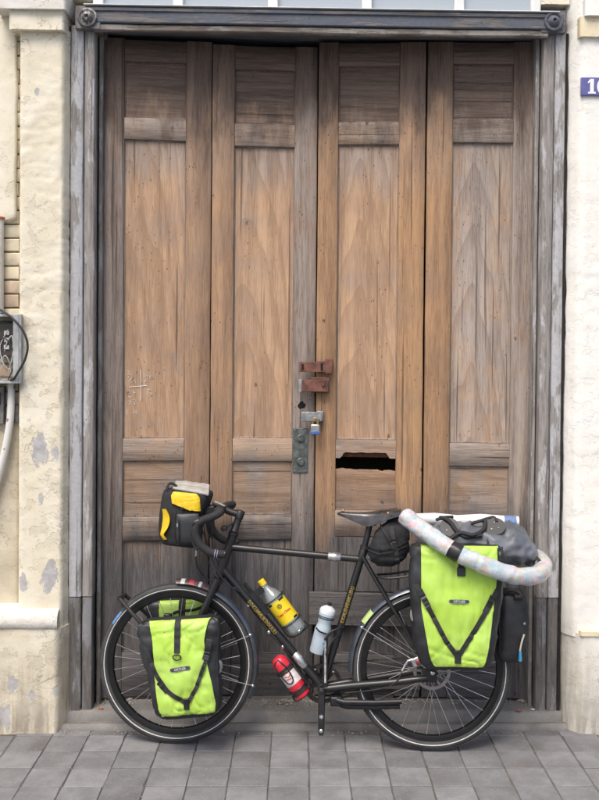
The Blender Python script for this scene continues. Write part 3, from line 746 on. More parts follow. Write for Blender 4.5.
# ---- electric box on the left
m_box = simple('galvanised_box', (.42, .43, .43), .55, .35, .2, 20, bump=.15)
m_boxin = simple('dusty_box_inside', (.16, .155, .145), .8, var=.3)
m_cab = simple('black_cable', (.025, .025, .027), .6)
m_cabg = simple('green_wire', (.06, .22, .16), .5); m_cabw = simple('pale_wire', (.55, .55, .53), .5)
m_bake = simple('bakelite', (.06, .05, .045), .4)
YB0, YB1 = .085, .200
bz0, bz1 = zt(383.5, YB0, 10), zt(314, YB0, 10); bx1 = wp(20.8, 350, YB0).x; bx0 = bx1-.27
eb = thing('electric_box', 'open grey metal electric box with loose wires on the left wall', 'electric box', (bx0, YB1, bz0))
tk = .012
MB().box((bx0, YB1-.01, bz0), (bx1, YB1+.028, bz1)).build('back_panel', m_boxin, eb, bevel=.001)
for lo, hi in (((bx1-tk, YB0, bz0), (bx1, YB1-.0105, bz1)), ((bx0, YB0, bz0), (bx0+tk, YB1-.0105, bz1)), ((bx0+tk+.0005, YB0+.001, bz0), (bx1-tk-.0005, YB1-.0105, bz0+tk)), ((bx0+tk+.0005, YB0+.001, bz1-tk), (bx1-tk-.0005, YB1-.0105, bz1))):
    MB().box(lo, hi).build('side_panel', m_box, eb, bevel=.0015)
MB().box((bx1-tk-.022, YB0-.003, bz0+.001), (bx1-tk+.003, YB0-.0005, bz1-.001)).build('front_flange', m_box, eb, bevel=.001)
bxm = wp(8, 350, .13).x
bk_ = MB().box((bxm-.05, .135, bz0+.12), (bxm+.034, .1895, bz0+.27)).build('breaker', m_bake, eb, bevel=.004)
for k in range(3):
    cx_ = wp(6.5, 350, .13).x; cz_ = bz0+.225-k*.032
    MB().box((cx_-.012, .128, cz_-.010), (cx_+.012, .1345, cz_+.010)).build('terminal', m_cabw, bk_, bevel=.002)
def wpt(px, py, Y): return wp(px, py, Y)
def cable(name, mat, pts, r, par): return MB().tube(curve_pts(pts, 8), r, 8).build(name, mat, par)
cable('wire', m_cabg, [wpt(-6, 330, .16), wpt(1, 322, .15), wpt(5, 335, .14), wpt(3, 352, .15), wpt(-5, 365, .16)], .003, eb)
cable('wire', m_cabw, [wpt(3, 366, .17), wpt(6, 345, .125), wpt(12, 336, .12), wpt(13, 352, .12), wpt(9, 372, .14)], .0028, eb)
cable('wire', m_cabw, [wpt(-2, 372, .17), wpt(4, 356, .12), wpt(9, 362, .12), wpt(12, 378, .15)], .0022, eb)
cable('wire', m_bake, [wpt(-4, 345, .17), wpt(3, 338, .12), wpt(10, 344, .115), wpt(15, 360, .12), wpt(8, 380, .15)], .0028, eb)
cable('wire', m_cabw, [wpt(11, 325, .16), wpt(6, 333, .125), wpt(0, 347, .13), wpt(4, 365, .13), wpt(15, 372, .15)], .002, eb)
ho = cable('loop_cable', m_cab, [wpt(-30, 296, .18), wpt(-10, 306, .12), wpt(2, 311, .075), wpt(13, 319, .062), wpt(23, 331, .060), wpt(27.5, 345, .060), wpt(25, 359, .062), wpt(18, 372, .066), wpt(13, 379, .078), wpt(5, 381, .12), wpt(-6, 379, .15)], .0055, eb)
m_pvc = NT('chipped_white_conduit'); v = m_pvc.obj()
ck_ = m_pvc.ss(m_pvc.noise(m_pvc.obj((1, 1, .5)), 38, 4), .62, .66)
m_pvc = m_pvc.fin(m_pvc.mix(ck_, (.68, .67, .63), (.20, .19, .18)), .5)
pc = MB().tube(curve_pts([wpt(11, 380, .16), wpt(11.2, 395, .155), wpt(10, 420, .15), wpt(6, 445, .15), wpt(0, 470, .15), wpt(-8, 500, .155), wpt(-14, 540, .165)], 8), .0165, 14).build('conduit', m_pvc, None, base=wpt(-14, 540, .165))
prop(pc, 'white chipped curved conduit pipe below the electric box', 'pipe')
pp = thing('riser_pipe', 'pale vertical pipe with rusty rim above the electric box', 'pipe', wpt(-1, 312, .16))
q0, q1 = wpt(-2, 313, .165), wpt(-2, 219, .165)
MB().lathe((q0.x-.004, .165, q0.z), (0, 0, 1), [(0, .028), (q1.z-q0.z, .028)], 20).build('tube', m_lwhite, pp)
MB().lathe((q0.x-.004, .165, q1.z-.004), (0, 0, 1), [(0, .0285), (.002, .033), (.012, .033), (.014, .026)], 20).build('rim', simple('rust_orange', (.40, .13, .06), .8, var=.3), pp)
fz = thing('fuse_block', 'dark old fuse block hanging under the electric box', 'fuse block', wpt(-6, 425, .19))
on_ = lambda px0, py0, px1, py1, Y0, Y1, nm, mt: MB().box((wpt(px0, py0, Y0).x, Y0, wpt(px0, py1, Y0).z), (wpt(px1, py0, Y0).x, Y1, wpt(px0, py0, Y0).z)).build(nm, mt, fz, bevel=.003)
on_(-22, 386.5, 3.5, 424, .150, .2, 'body', m_boxin); on_(-14, 392, 0, 404, .14, .1495, 'fuse', m_bake); on_(12.6, 405, 18.2, 423, .165, .2, 'clamp', m_boxin)

# ---- litter along the step
m_grav = conc('grit_and_crumbs', (.34, .315, .28), .1, 60, 40)
gv = MB()
ico = None
bm = bmesh.new(); bmesh.ops.create_icosphere(bm, subdivisions=1, radius=1); icv = [v.co.copy() for v in bm.verts]; icf = [tuple(v.index for v in f.verts) for f in bm.faces]; bm.free()
for i in range(1100):
    if i < 910: x = random.choice((random.gauss(.18, .24), random.gauss(.2, .3), random.uniform(-1.0, 1.18))); y = .292-abs(random.gauss(0, .035)); z = .073
    elif i < 1000: x = random.uniform(-1.05, 1.2); y = .103-abs(random.gauss(0, .02)); z = 0
    else: x = random.uniform(-1.4, 1.4); y = random.uniform(-1.2, .08); z = 0
    r = random.uniform(.0018, .0065)*(1.9 if random.random() < .08 and i < 910 else 1)
    if i >= 1000: r *= .5
    s_ = Vector((random.uniform(.7, 1.5), random.uniform(.7, 1.3), random.uniform(.45, .9)))
    gv.add([Vector((x+q.x*r*s_.x*random.uniform(.8, 1.2), y+q.y*r*s_.y, z+r*.3+q.z*r*s_.z)) for q in icv], icf)
gvo = gv.build('gravel', m_grav, None, smooth=False); prop(gvo, 'grit and plaster crumbs strewn along the doorstep', 'gravel', None, 'stuff')
def scrap(px, py, z, size, mat, label, name='litter_scrap', n=7):
    d = ray(px, py); c = CAM+d*((z-CAM_H)/d.z); mb = MB(); k = []
    rings = []
    for i in range(n):
        u = i/(n-1)-.5
        rings.append([(c.x+u*size*2, c.y-size*(.6-u*u), z+.001+abs(u)*size*.5), (c.x+u*size*2, c.y, z+.004+size*.25*math.sin(i*1.7)), (c.x+u*size*1.8, c.y+size*.7*(1-u*u), z+.002+size*.35*math.cos(i)**2), (c.x+u*size*1.8, c.y+.2*size, z+.0002)])
    o = mb.rings(rings).build(name, mat, None, base=c); return prop(o, label, 'litter')
scrap(100.5, 709, .072, .012, simple('orange_scrap', (.42, .11, .05), .7), 'small orange scrap on the step beside the left jamb')
scrap(519, 711, .072, .014, simple('pink_scrap', (.45, .16, .16), .6, var=.4), 'small pink crumpled wrapper on the step near the right jamb')
scrap(533, 710, .072, .010, simple('white_scrap', (.6, .6, .58), .6, var=.2), 'small white paper scrap right of the pink wrapper')
scrap(280, 704, .072, .016, simple('bark_scrap', (.20, .115, .07), .9, var=.3), 'brown splinter on the step under the red bottle')
scrap(209, 739, .0, .012, simple('dry_leaf', (.22, .15, .10), .9, var=.3), 'dry brown leaf on the slabs under the front wheel', 'dry_leaf')

# ================================================================== THE BICYCLE (all in the bicycle's own frame)
blackp = simple('black_frame_paint', (.012, .012, .013), .38, var=.2, scale=12, coat=.2)
blackm = simple('satin_black_metal', (.02, .02, .022), .42, .2, .25, 30)
rubber = simple('tyre_rubber', (.045, .045, .047), .72, var=.3, scale=14, bump=.25, bscale=160)
rimblk = simple('black_rim', (.012, .012, .013), .35, .3, .2)
alu = simple('polished_alloy', (.62, .62, .62), .28, .95, .12, 40)
spokem = simple('spoke_steel', (.62, .62, .63), .35, .9, .1)
reflw = simple('reflective_band', (.62, .61, .58), .5, var=.15, scale=60)
gold = simple('gold_lettering', (.42, .29, .05), .45, .25, .25, 300)
guardm = simple('slate_mudguard', (.10, .115, .14), .24, .6, .25, 10, coat=.5)
tape = simple('cork_bar_tape', (.018, .018, .019), .78, var=.3, scale=70, bump=.4, bscale=260)
blkcloth = simple('black_cloth', (.016, .016, .018), .8, var=.35, scale=40, bump=.35, bscale=500)
blkpvc = simple('black_pvc', (.022, .023, .026), .45, var=.3, scale=16, bump=.15, bscale=60)
webbing = simple('black_webbing', (.016, .016, .017), .7, var=.25, scale=80, bump=.3, bscale=600)
plast = simple('black_plastic', (.014, .014, .015), .4, var=.2)
t = NT('lime_tarpaulin'); v = t.obj(rnd=5.0)
d1 = t.noise(v, 7, 5, .6); d2 = t.noise(v, 34, 5, .65); scr = t.ss(t.noise(t.obj((1, 1, .25), rnd=5.0), 75, 3), .68, .74)
cl = t.mix(t.ss(d1, .3, .75), (.385, .60, .07), (.45, .66, .14))
cl = t.mix(t.math('MULTIPLY', t.ss(d2, .56, .78), .16), cl, (.36, .45, .09))
cl = t.mix(t.math('MULTIPLY', scr, .35), cl, (.16, .19, .06))
lime = t.fin(cl, t.math('MULTIPLY_ADD', d2, .25, .34), 0.0, t.bump(d2, .12, .004), .45)

RW = .346
fc = bp(177.0, 665.5); rc = bp(431.2, 671); FX, RX = fc.x, rc.x
CZ = RW
bike = thing('bicycle', 'black loaded touring bicycle leaning against the wooden folding doors', 'bicycle', (0, 0, 0), BM)
def torus(cx, cz, R, r, y=0, sy=1.0, N=96, n=12):
    mb = MB(); vs_ = []; fs = []
    for i in range(N):
        a_ = 2*math.pi*i/N
        for j in range(n):
            b_ = 2*math.pi*j/n; rr = R+r*math.cos(b_)
            vs_.append((cx+rr*math.cos(a_), y+r*sy*math.sin(b_), cz+rr*math.sin(a_)))
    for i in range(N):
        for j in range(n): fs.append((i*n+j, ((i+1) % N)*n+j, ((i+1) % N)*n+(j+1) % n, i*n+(j+1) % n))
    return mb.add(vs_, fs)
def ringsec(cx, cz, sec, N=96):
    "revolve a closed (radius, y) outline about the wheel axle"
    n = len(sec); vs_ = [(cx+r*math.cos(2*math.pi*i/N), y, cz+r*math.sin(2*math.pi*i/N)) for i in range(N) for (r, y) in sec]
    fs = [(i*n+j, ((i+1) % N)*n+j, ((i+1) % N)*n+(j+1) % n, i*n+(j+1) % n) for i in range(N) for j in range(n)]
    return MB().add(vs_, fs)
def tread(cx, cz):
    mb = MB(); N = 150
    for i in range(N):
        a_ = 2*math.pi*i/N
        for sy in (-1, 1):
            a2 = a_+sy*.008
            M = Matrix.Translation((cx, 0, cz)) @ Matrix.Rotation(-a2, 4, 'Y') @ Matrix.Translation((RW-.0028, sy*.0085, 0)) @ Matrix.Rotation(sy*.30, 4, 'Z')
            mb.box((-.001, -.0055, -.0050), (.0012, .0055, .0050), M)
    return mb
def wheel(cx, rear):
    w_ = ringsec(cx, CZ, [(.284, -.0115), (.287, -.0125), (.3145, -.0125), (.3155, -.010), (.3155, .010), (.3145, .0125), (.287, .0125), (.284, .0115), (.281, .006), (.281, -.006)]).build('wheel', rimblk, bike)
    TR = .0205
    torus(cx, CZ, RW-TR-.0015, TR, 0, 1.0, 128, 18).build('tyre', rubber, w_)
    tread(cx, CZ).build('tyre_tread', rubber, w_, smooth=False)
    Rb = .3205
    yb = -math.sqrt(max(0, TR**2-(Rb-(RW-TR-.0015))**2))
    for sgn in (1, -1): ringsec(cx, CZ, [(Rb-.0018, sgn*(yb-.0004)+.0), (Rb, sgn*(yb-.0012)), (Rb+.0018, sgn*(yb-.0004-.0008)), (Rb+.0018, sgn*(yb+.001)), (Rb-.0018, sgn*(yb+.002))]).build('reflective_band', reflw, w_)
    hb = MB().lathe((cx, -.048, CZ), (0, 1, 0), [(0, .008), (.006, .009), (.008, .014), (.014, .014), (.015, .030 if rear else .024), (.018, .030 if rear else .024), (.020, .016), (.048, .013), (.076, .016), (.078, .030 if rear else .024), (.081, .030 if rear else .024), (.082, .014), (.090, .014), (.092, .008), (.098, .008)], 24).build('hub', blackm, w_, sharp=50)
    # spokes: tangential, crossing
    def spoke_mesh(side, cross):
        mb = MB(); r0 = .028 if rear else .022; r1 = .284
        a0 = cross*R_(62)
        p0 = Vector((r0*math.cos(a0), side*.030, r0*math.sin(a0))); p1 = Vector((r1, side*.004, 0))
        mb.tube([p0, p0.lerp(p1, .5), p1], .0011, 5)
        dd = (p1-p0).normalized(); mb.tube([p1-dd*.014, p1+dd*.003], .0019, 6)
        return mb.mesh('spoke', Vector(), True, 50)
    N = 16
    for side in (-1, 1):
        for cross in (-1, 1):
            me = spoke_mesh(side, cross)
            for i in range(N//2):
                o = link_mesh('spoke', me, spokem, w_)
                o.location = (cx, 0, CZ); o.rotation_euler = (0, -(2*math.pi*(i*2+(0 if cross < 0 else 1)+(.5 if side > 0 else 0))/N)-.13, 0)
    # disc rotor on the street side
    if rear:
        sec = []
        rt = MB()
        rt2 = ringsec(cx, CZ, [(.066, -.043), (.080, -.043), (.080, -.041), (.066, -.041)], 64)
        for i in range(6):
            a_ = 2*math.pi*i/6
            rt2.box((.020, -.0430, -.004), (.067, -.0412, .004), Matrix.Translation((cx, 0, CZ)) @ Matrix.Rotation(a_, 4, 'Y') @ Matrix.Rotation(.0, 4, 'Z'))
        rt2.build('disc_rotor', simple('rotor_steel', (.30, .28, .27), .4, .9, .2, 60), w_, sharp=40)
    return w_
wf = wheel(FX, False); wr = wheel(RX, True)
# blue print on the front tyre
mb = MB(); n = 8; vs_ = []
for i in range(n+1):
    a_ = R_(139+11*i/n)
    for r in (.3268, .3345): vs_.append((FX+r*math.cos(a_), -math.sqrt(.0205**2-(r-.324)**2)-.0007, CZ+r*math.sin(a_)))
mb.add(vs_, [(2*i, 2*i+1, 2*i+3, 2*i+2) for i in range(n)]).build('tyre_print', simple('blue_print', (.10, .25, .55), .6), wf)

# frame
bb = bp(322.3, 686.5); sc = bp(361.6, 557); st_top = bp(364.5, 548); ht_t = bp(233.8, 532.5); ht_b = bp(219.0, 577)
tt0, tt1 = bp(230.0, 547), bp(361.5, 559.3); dt0 = bp(223.5, 570)
fr = MB()
hd = (ht_t-ht_b).normalized()
fr.lathe(ht_b, hd, [(0, .0235), (.010, .0235), (.012, .0205), ((ht_t-ht_b).length-.012, .0205), ((ht_t-ht_b).length-.010, .023), ((ht_t-ht_b).length, .023)], 20)
frb = MB().lathe(bb+Vector((0, -.036, 0)), (0, 1, 0), [(0, .017), (.001, .021), (.072, .021), (.073, .017)], 22)
sdx = (sc-bb).normalized(); frs = MB().lathe(sc-sdx*.02, sdx, [(0, .0172), (.012, .0185), (.052, .0185), (.055, .0175)], 18)
frame = fr.build('frame', blackp, bike, sharp=50); frb.build('bottom_bracket', blackp, frame, sharp=50); frs.build('seat_lug', blackp, frame, sharp=50)
MB().tube([tt0, tt1], .0155, 16).build('top_tube', blackp, frame)
MB().tube([dt0, bb], .0185, 16).build('down_tube', blackp, frame)
MB().tube([bb, sc], .0162, 16).build('seat_tube', blackp, frame)
for s_ in (-1, 1):
    dr = Vector((RX, s_*.066, CZ))
    MB().tube(curve_pts([sc+Vector((.004, s_*.014, .004)), sc.lerp(dr, .25)+Vector((0, s_*.012, 0)), sc.lerp(dr, .7)+Vector((0, s_*.006, 0)), dr+Vector((-.004, 0, .014))], 5), .0086, 12).build('seat_stay', blackp, frame)
    MB().tube(curve_pts([bb+Vector((.008, s_*.022, -.004)), bb.lerp(dr, .3)+Vector((0, s_*.016, -.009)), bb.lerp(dr, .65)+Vector((0, s_*.016, -.016)), dr+Vector((-.022, 0, -.024))], 5), [.0165]*7+[.0155]*6+[.014]*2+[.013], 14).build('chain_stay', blackp, frame)
    MB().box((RX-.042, s_*.066-.005, CZ-.042), (RX+.020, s_*.066+.005, CZ+.016)).build('dropout', blackm, frame, bevel=.004)
    MB().lathe((RX, s_*.071, CZ), (0, s_, 0), [(0, .011), (.007, .011), (.010, .008), (.012, .003)], 14).build('axle_nut', alu if s_ < 0 else blackm, frame, sharp=50)
def coupling(p0, p1, px, py, r, L=.058):
    d = (p1-p0).normalized(); c = bp(px, py); c = p0+d*(c-p0).dot(d)
    return MB().lathe(c-d*L/2, d, [(0, r), (.004, r+.003), (.018, r+.0035), (.020, r+.0045), (L-.020, r+.0045), (L-.018, r+.0035), (L-.004, r+.003), (L, r)], 20).build('coupling', alu, frame, sharp=40)
coupling(tt0, tt1, 334.5, 557, .0155); coupling(dt0, bb, 300.3, 659.5, .0185, .075)
# gold ornamental lettering on the street side of the tubes (too small in the photo to read)
def glyphs(p0, d, L, r, h, n, seed):
    rnd = random.Random(seed); mb = MB(); d = d.normalized(); out = Vector((0, -1, 0)); out = (out-d*out.dot(d)).normalized(); up = d.cross(out)
    def P(u, v_): a_ = v_/r; return p0+d*u+(out*math.cos(a_)+up*math.sin(a_))*(r+.0007)
    def stroke(pts, wd):
        q = []
        for i, (u, v_) in enumerate(pts):
            a_ = pts[max(0, i-1)]; b_ = pts[min(len(pts)-1, i+1)]; dx, dy = b_[0]-a_[0], b_[1]-a_[1]; l_ = math.hypot(dx, dy) or 1
            q += [P(u-dy/l_*wd, v_+dx/l_*wd), P(u+dy/l_*wd, v_-dx/l_*wd)]
        mb.add(q, [(2*i, 2*i+1, 2*i+3, 2*i+2) for i in range(len(pts)-1)])
    pw = L/n
    for i in range(n):
        u0 = pw*(i+.18); u1 = pw*(i+.82); k = rnd.randrange(4); hh_ = h/2
        lin = lambda a_, b_: [(a_[0]+(b_[0]-a_[0])*t_/5, a_[1]+(b_[1]-a_[1])*t_/5) for t_ in range(6)]
        wd = pw*.08
        stroke(lin((u0, -hh_), (u0, hh_)), wd)
        if k == 0: stroke(lin((u0, hh_), (u1, -hh_)), wd); stroke(lin((u1, -hh_), (u1, hh_)), wd)
        elif k == 1: stroke([(u0+(u1-u0)*math.sin(t_*math.pi/8), hh_-h*t_/8) for t_ in range(9)], wd)
        elif k == 2: stroke(lin((u0, 0), (u1, hh_)), wd); stroke(lin((u0, 0), (u1, -hh_)), wd)
        else: stroke(lin((u0, hh_), (u1, hh_)), wd); stroke(lin((u1, hh_), (u1, -hh_)), wd)
    return mb
p_ = bp(249, 600); dd = (bb-dt0).normalized(); p_ = dt0+dd*(p_-dt0).dot(dd)
glyphs(p_, dd, .185, .0185, .0170, 13, 3).build('lettering', gold, frame, smooth=False)
p_ = bp(341.5, 622); dd = sdx; p_ = bb+dd*(p_-bb).dot(dd)
glyphs(p_, dd, .165, .0162, .0150, 12, 5).build('lettering', gold, frame, smooth=False)
# cable stops under the down tube
for (px, py) in ((248.8, 605.2), (269, 632), (283, 646.5)):
    c = bp(px, py); MB().lathe(c+Vector((0, -.012, 0)), (0, 1, 0), [(0, .004), (.002, .0068), (.018, .0068), (.022, .004)], 12).build('cable_boss', alu, frame)
cab = MB().tube([bp(240, 590), bp(249, 606.5), bp(269, 633.5), bp(283, 648), bp(312, 685)], .0026, 6).build('gear_cable', blackm, bike)

# fork
ft = ht_b
fkm = MB(); cr0 = bp(218.3, 580)
fkm.lathe(ht_b-hd*.022, hd, [(0, .018), (.004, .0225), (.018, .0225), (.0215, .020)], 18)
fkm.box((cr0.x-.020, -.045, cr0.z-.014), (cr0.x+.018, .045, cr0.z+.008))
fork = fkm.build('fork', blackp, bike, bevel=.005)
for s_ in (-1, 1):
    top = cr0+Vector((0, s_*.040, 0)); ax = Vector((FX, s_*.052, CZ))
    mid1 = top.lerp(ax, .42)+Vector((.006, 0, -.003)); mid2 = top.lerp(ax, .8)+Vector((.010, 0, -.004))
    MB().tube(curve_pts([top+hd*.012, mid1, mid2, ax], 5), [.0165, .0165, .0162, .016, .0155, .015, .0145, .014, .0135, .013, .0125, .012, .0115, .011, .0105, .010], 14).build('fork_blade', blackp, fork)
    MB().lathe((FX, s_*.050, CZ), (0, s_, 0), [(0, .013), (.010, .013), (.014, .010), (.016, .004)], 14).build('axle_cap', blackm, fork)
# stem, spacers, bars
stt = bp(239.5, 515.5)
MB().lathe(ht_t, hd, [(0, .0185), (.008, .020), (.010, .018), (.020, .018), (.022, .0165), ((stt-ht_t).length-.012, .0165), ((stt-ht_t).length-.011, .0195), ((stt-ht_t).length+.020, .0195), ((stt-ht_t).length+.024, .016)], 20).build('steerer_spacers', blackm, bike, sharp=50)
clampp = bp(222.0, 508.5)
sm = MB().tube([stt+hd*.004, stt.lerp(clampp, .5), clampp], [.0165, .0155, .0150], 14)
sm.lathe(clampp+Vector((0, -.022, 0)), (0, 1, 0), [(0, .019), (.002, .021), (.042, .021), (.044, .019)], 18)
stem = sm.build('stem', blackm, bike, sharp=50)
HB = .205
def drop(s_):
    y = s_*HB; n_ = -HB
    P = lambda px, py, k=1.0: (lambda q: Vector((q.x, s_*abs(n_)*k, q.z)))(bp(px, py, n_*k))
    return [Vector((clampp.x, s_*.03, clampp.z)), Vector((clampp.x, s_*.13, clampp.z+.001)), P(220.5, 512.0, .93), P(213, 516.5), P(203.5, 520.0), P(197, 525), P(195.6, 533), P(197.5, 540), P(202, 546.5), P(209, 551.5), P(216, 553.6), P(224.5, 554.2)]
near, far = drop(-1), drop(1)
hb = MB().tube(curve_pts(list(reversed(near))+far, 5), .0172, 12)
bar = hb.build('handlebar', tape, bike)
for q in (near, far):
    s_ = -1 if q is near else 1
    e = q[-1]; MB().lathe(e, q[-1]-q[-2], [(0, .0162), (.004, .0165), (.008, .013), (.010, .004)], 14).build('bar_end_plug', plast, bar)
    hd0 = q[5]
    MB().tube(curve_pts([q[4]+Vector((.012, 0, .004)), q[5]+Vector((.0, 0, .012)), q[5]+Vector((-.010, 0, .010)), q[5]+Vector((-.016, 0, .012))], 5), [.014]*4+[.016]*6+[.0165]*4+[.013, .009], 12).build('brake_hood', plast, bar)
    MB().tube(curve_pts([q[5]+Vector((-.008, 0, .008)), q[5]+Vector((-.022, 0, -.020)), q[5]+Vector((-.020, 0, -.060)), q[5]+Vector((-.006, 0, -.092)), q[5]+Vector((.006, 0, -.106))], 5), [.006]*16+[.0055]*4+[.004], 8).build('brake_lever', alu if s_ > 9 else blackm, bar)
i_ = near[10]; d_ = (near[11]-near[9]).normalized()
for k_ in (-.006, .004): MB().lathe(i_+d_*k_, d_, [(0, .0162), (.0015, .0172), (.0035, .0172), (.005, .0162)], 16).build('finishing_band', simple('lilac_band', (.50, .42, .62), .5), bar)
# bell and computer
bc = bp(224.8, 527.5, -.05)
bell = MB().lathe(bc+Vector((0, 0, -.012)), (-.25, -.2, 1), [(0, .012), (.004, .0145), (.012, .014), (.018, .010), (.021, .003)], 18); bell.tube([bc+Vector((.004, .01, 0)), bc+Vector((.03, .03, .016)), bp(233, 524)], .004, 8)
bell.build('bell', plast, bike)
c = bp(219, 505.5, -.06); MB().box((-.030, -.022, -.007), (.030, .022, .008), Matrix.Translation(c) @ Matrix.Rotation(R_(24), 4, 'Y')).build('bike_computer', plast, bike, bevel=.004)
MB().box((-.025, -.018, .0083), (.025, .018, .0105), Matrix.Translation(c) @ Matrix.Rotation(R_(24), 4, 'Y')).build('computer_screen', simple('screen_grey', (.42, .43, .40), .25), bike, bevel=.001)
def bcable(pts, r=.0027, mat=None, nm='brake_cable'): return MB().tube(curve_pts(pts, 8), r, 6).build(nm, mat or m_cab, bike)
bcable([bp(197, 546, -.19), bp(195.5, 556, -.17), bp(197.5, 567, -.12), bp(204, 576, -.06), bp(213, 583, -.035)])
MB().tube([bp(196.7, 546, -.191), bp(195.7, 556, -.171)], .0042, 8).build('cable_ferrule', alu, bike)
bcable([bp(204, 524, .19), bp(206, 545, .12), bp(208, 560, .04), bp(214, 572, -.02), bp(224, 585, -.03), bp(238, 588, -.02)])
bcable([bp(200, 524, -.18), bp(206, 540, -.12), bp(211, 556, -.06), bp(216, 568, -.04), bp(226, 583, -.034), bp(241, 592, -.02)])
bcable([bp(214, 517, -.16), bp(212, 532, -.12), bp(213, 548, -.07), bp(219, 566, -.03)])

# saddle
t = NT('black_leather'); v = t.obj(); n_ = t.noise(v, 26, 5)
leather = t.fin(t.mix(t.ss(n_, .35, .7), (.014, .013, .013), (.045, .042, .042)), t.math('MULTIPLY_ADD', n_, .25, .16), 0.0, t.bump(t.noise(v, 220, 3), .08, .002), .6, .3)
sn = bp(337.3, 510.5); sr = bp(400.5, 509); zt_tab = []
sad = MB(); rings = []; n = 22
prof_top = lambda u: sn.z-.004+.012*u+.010*math.sin(max(0, u-.45)*math.pi/1.1)*.9-.006*math.sin(u*math.pi)
wid = lambda u: .020+.012*u+.048*max(0, (u-.42)/.58)**1.25
dep = lambda u: interp([(0, .012), (.12, .022), (.30, .044), (.47, .062), (.56, .060), (.72, .046), (.88, .034), (1, .028)], u)
for i in range(n+1):
    u = i/n; x = sn.x+(sr.x-sn.x)*u; w_ = wid(u)*(.35 if i == 0 else .8 if i == 1 else 1); zt0 = prof_top(u)-(.006 if i == 0 else 0); d_ = dep(u)*(.5 if i == 0 else 1)
    r = []
    for j in range(13):
        a_ = math.pi*j/12; y = -w_*math.cos(a_)
        flat = max(0, math.sin(a_))**.30
        r.append((x, y*(1.0+.1*(1-flat)), zt0-d_*(1-flat)-(.004 if j == 6 and u > .6 else 0)))
    for j in range(12, -1, -1):
        q = r[j]; r.append((q[0], q[1]*.93, q[2]-.0048 if 0 < j < 12 else q[2]-.001))
    rings.append(r)
sad.rings(rings)
saddle = sad.build('saddle', leather, bike, sharp=60)
copper = simple('copper_rivet', (.62, .33, .20), .3, .9, .15)
for (px, py, k_) in ((343, 510.6, -.024), (388, 513.2, -.080)):
    c = bp(px, py, k_); MB().lathe(c+Vector((0, .004, 0)), (0, -1, .25), [(0, .0062), (.005, .0060), (.0075, .0035)], 14).build('rivet', copper, saddle)
for y_ in (-.028, 0, .028): MB().lathe((sr.x-.008, y_, prof_top(.97)-.002), (0, 0, 1), [(0, .006), (.0025, .0055), (.004, .003)], 12).build('rivet', copper, saddle)
for s_ in (-1, 1):
    MB().tube(curve_pts([Vector((sn.x+.03, s_*.004, sn.z-.012)), Vector((sn.x+.10, s_*.014, sn.z-.046)), Vector((sn.x+.17, s_*.022, sn.z-.054)), Vector((sn.x+.215, s_*.035, sn.z-.035)), Vector((sr.x-.012, s_*.045, sr.z-.016))], 5), .0036, 8).build('rail', alu, saddle)
MB().box((sr.x-.030, -.07, sr.z-.026), (sr.x-.020, .07, sr.z-.012)).build('cantle_plate', alu, saddle, bevel=.004)
spt = bp(370.0, 523.5)
sp = MB().tube([st_top-sdx*.02, st_top.lerp(spt, .5), spt], .0136, 16); sp.box((spt.x-.022, -.024, spt.z-.008), (spt.x+.026, .024, spt.z+.016))
sp.build('seat_post', blackm, bike, sharp=50)
MB().lathe(st_top-sdx*.006, sdx, [(0, .018), (.001, .0205), (.016, .0205), (.017, .018)], 18).build('seat_clamp', blackm, bike, sharp=50)

# cranks, chain, stand
cring = ringsec(bb.x, bb.z, [(.066, .045), (.078, .045), (.083, .0465), (.078, .048), (.066, .048)], 72)
for i in range(44):
    M = Matrix.Translation((bb.x, 0, bb.z)) @ Matrix.Rotation(2*math.pi*i/44, 4, 'Y'); cring.box((.079, .0453, -.0024), (.0875, .0477, .0024), M)
for i in range(5):
    M = Matrix.Translation((bb.x, 0, bb.z)) @ Matrix.Rotation(2*math.pi*i/5+.4, 4, 'Y'); cring.box((.012, .046, -.009), (.074, .053, .009), M)
crank = cring.build('chainring', simple('oily_steel', (.06, .055, .05), .45, .7, .4), bike, sharp=40)
for i in range(5):
    a_ = 2*math.pi*i/5+.4; MB().lathe((bb.x+.068*math.cos(a_), .046, bb.z-.068*math.sin(a_)), (0, -1, 0), [(0, .006), (.004, .006), (.005, .003)], 10).build('chainring_bolt', alu, crank)
for s_, dz in ((-1, -1), (1, 1)):
    y0, y1 = s_*.064, s_*.078; mb = MB(); L = .172; rings = []
    for i in range(13):
        u = i/12; hw_ = .0165-.003*u if 0 < i < 12 else .011; z = bb.z+dz*(-.014+(L+.026)*u)
        x = bb.x
        rings.append([(x-hw_, y0, z), (x-hw_*.8, y1+s_*.003, z), (x+hw_*.8, y1+s_*.003, z), (x+hw_, y0, z)])
    ca = mb.rings(rings).build('crank_arm', blackm, bike, sharp=50, bevel=.002)
    MB().lathe((bb.x, y1, bb.z), (0, s_, 0), [(0, .011), (.005, .011), (.007, .006)], 16).build('crank_bolt', plast, ca)
    ze = bb.z+dz*.165
    MB().lathe((bb.x, y0-s_*.02 if 0 else y1, ze), (0, s_, 0), [(0, .009), (.006, .009), (.009, .006), (.010, .002)], 14).build('pedal_bolt', steel, ca)
    if s_ < 0:
        st2 = MB(); c = Vector((bb.x, y1-.0035, bb.z-.105))
        for i in range(4):
            M = Matrix.Translation(c) @ Matrix.Rotation(math.pi*i/4, 4, 'Y'); st2.box((-.009, -.0006, -.0011), (.009, .0006+.0002*i, .0011), M)
        st2.build('star_mark', simple('grey_print', (.45, .45, .44), .5), ca, smooth=False)
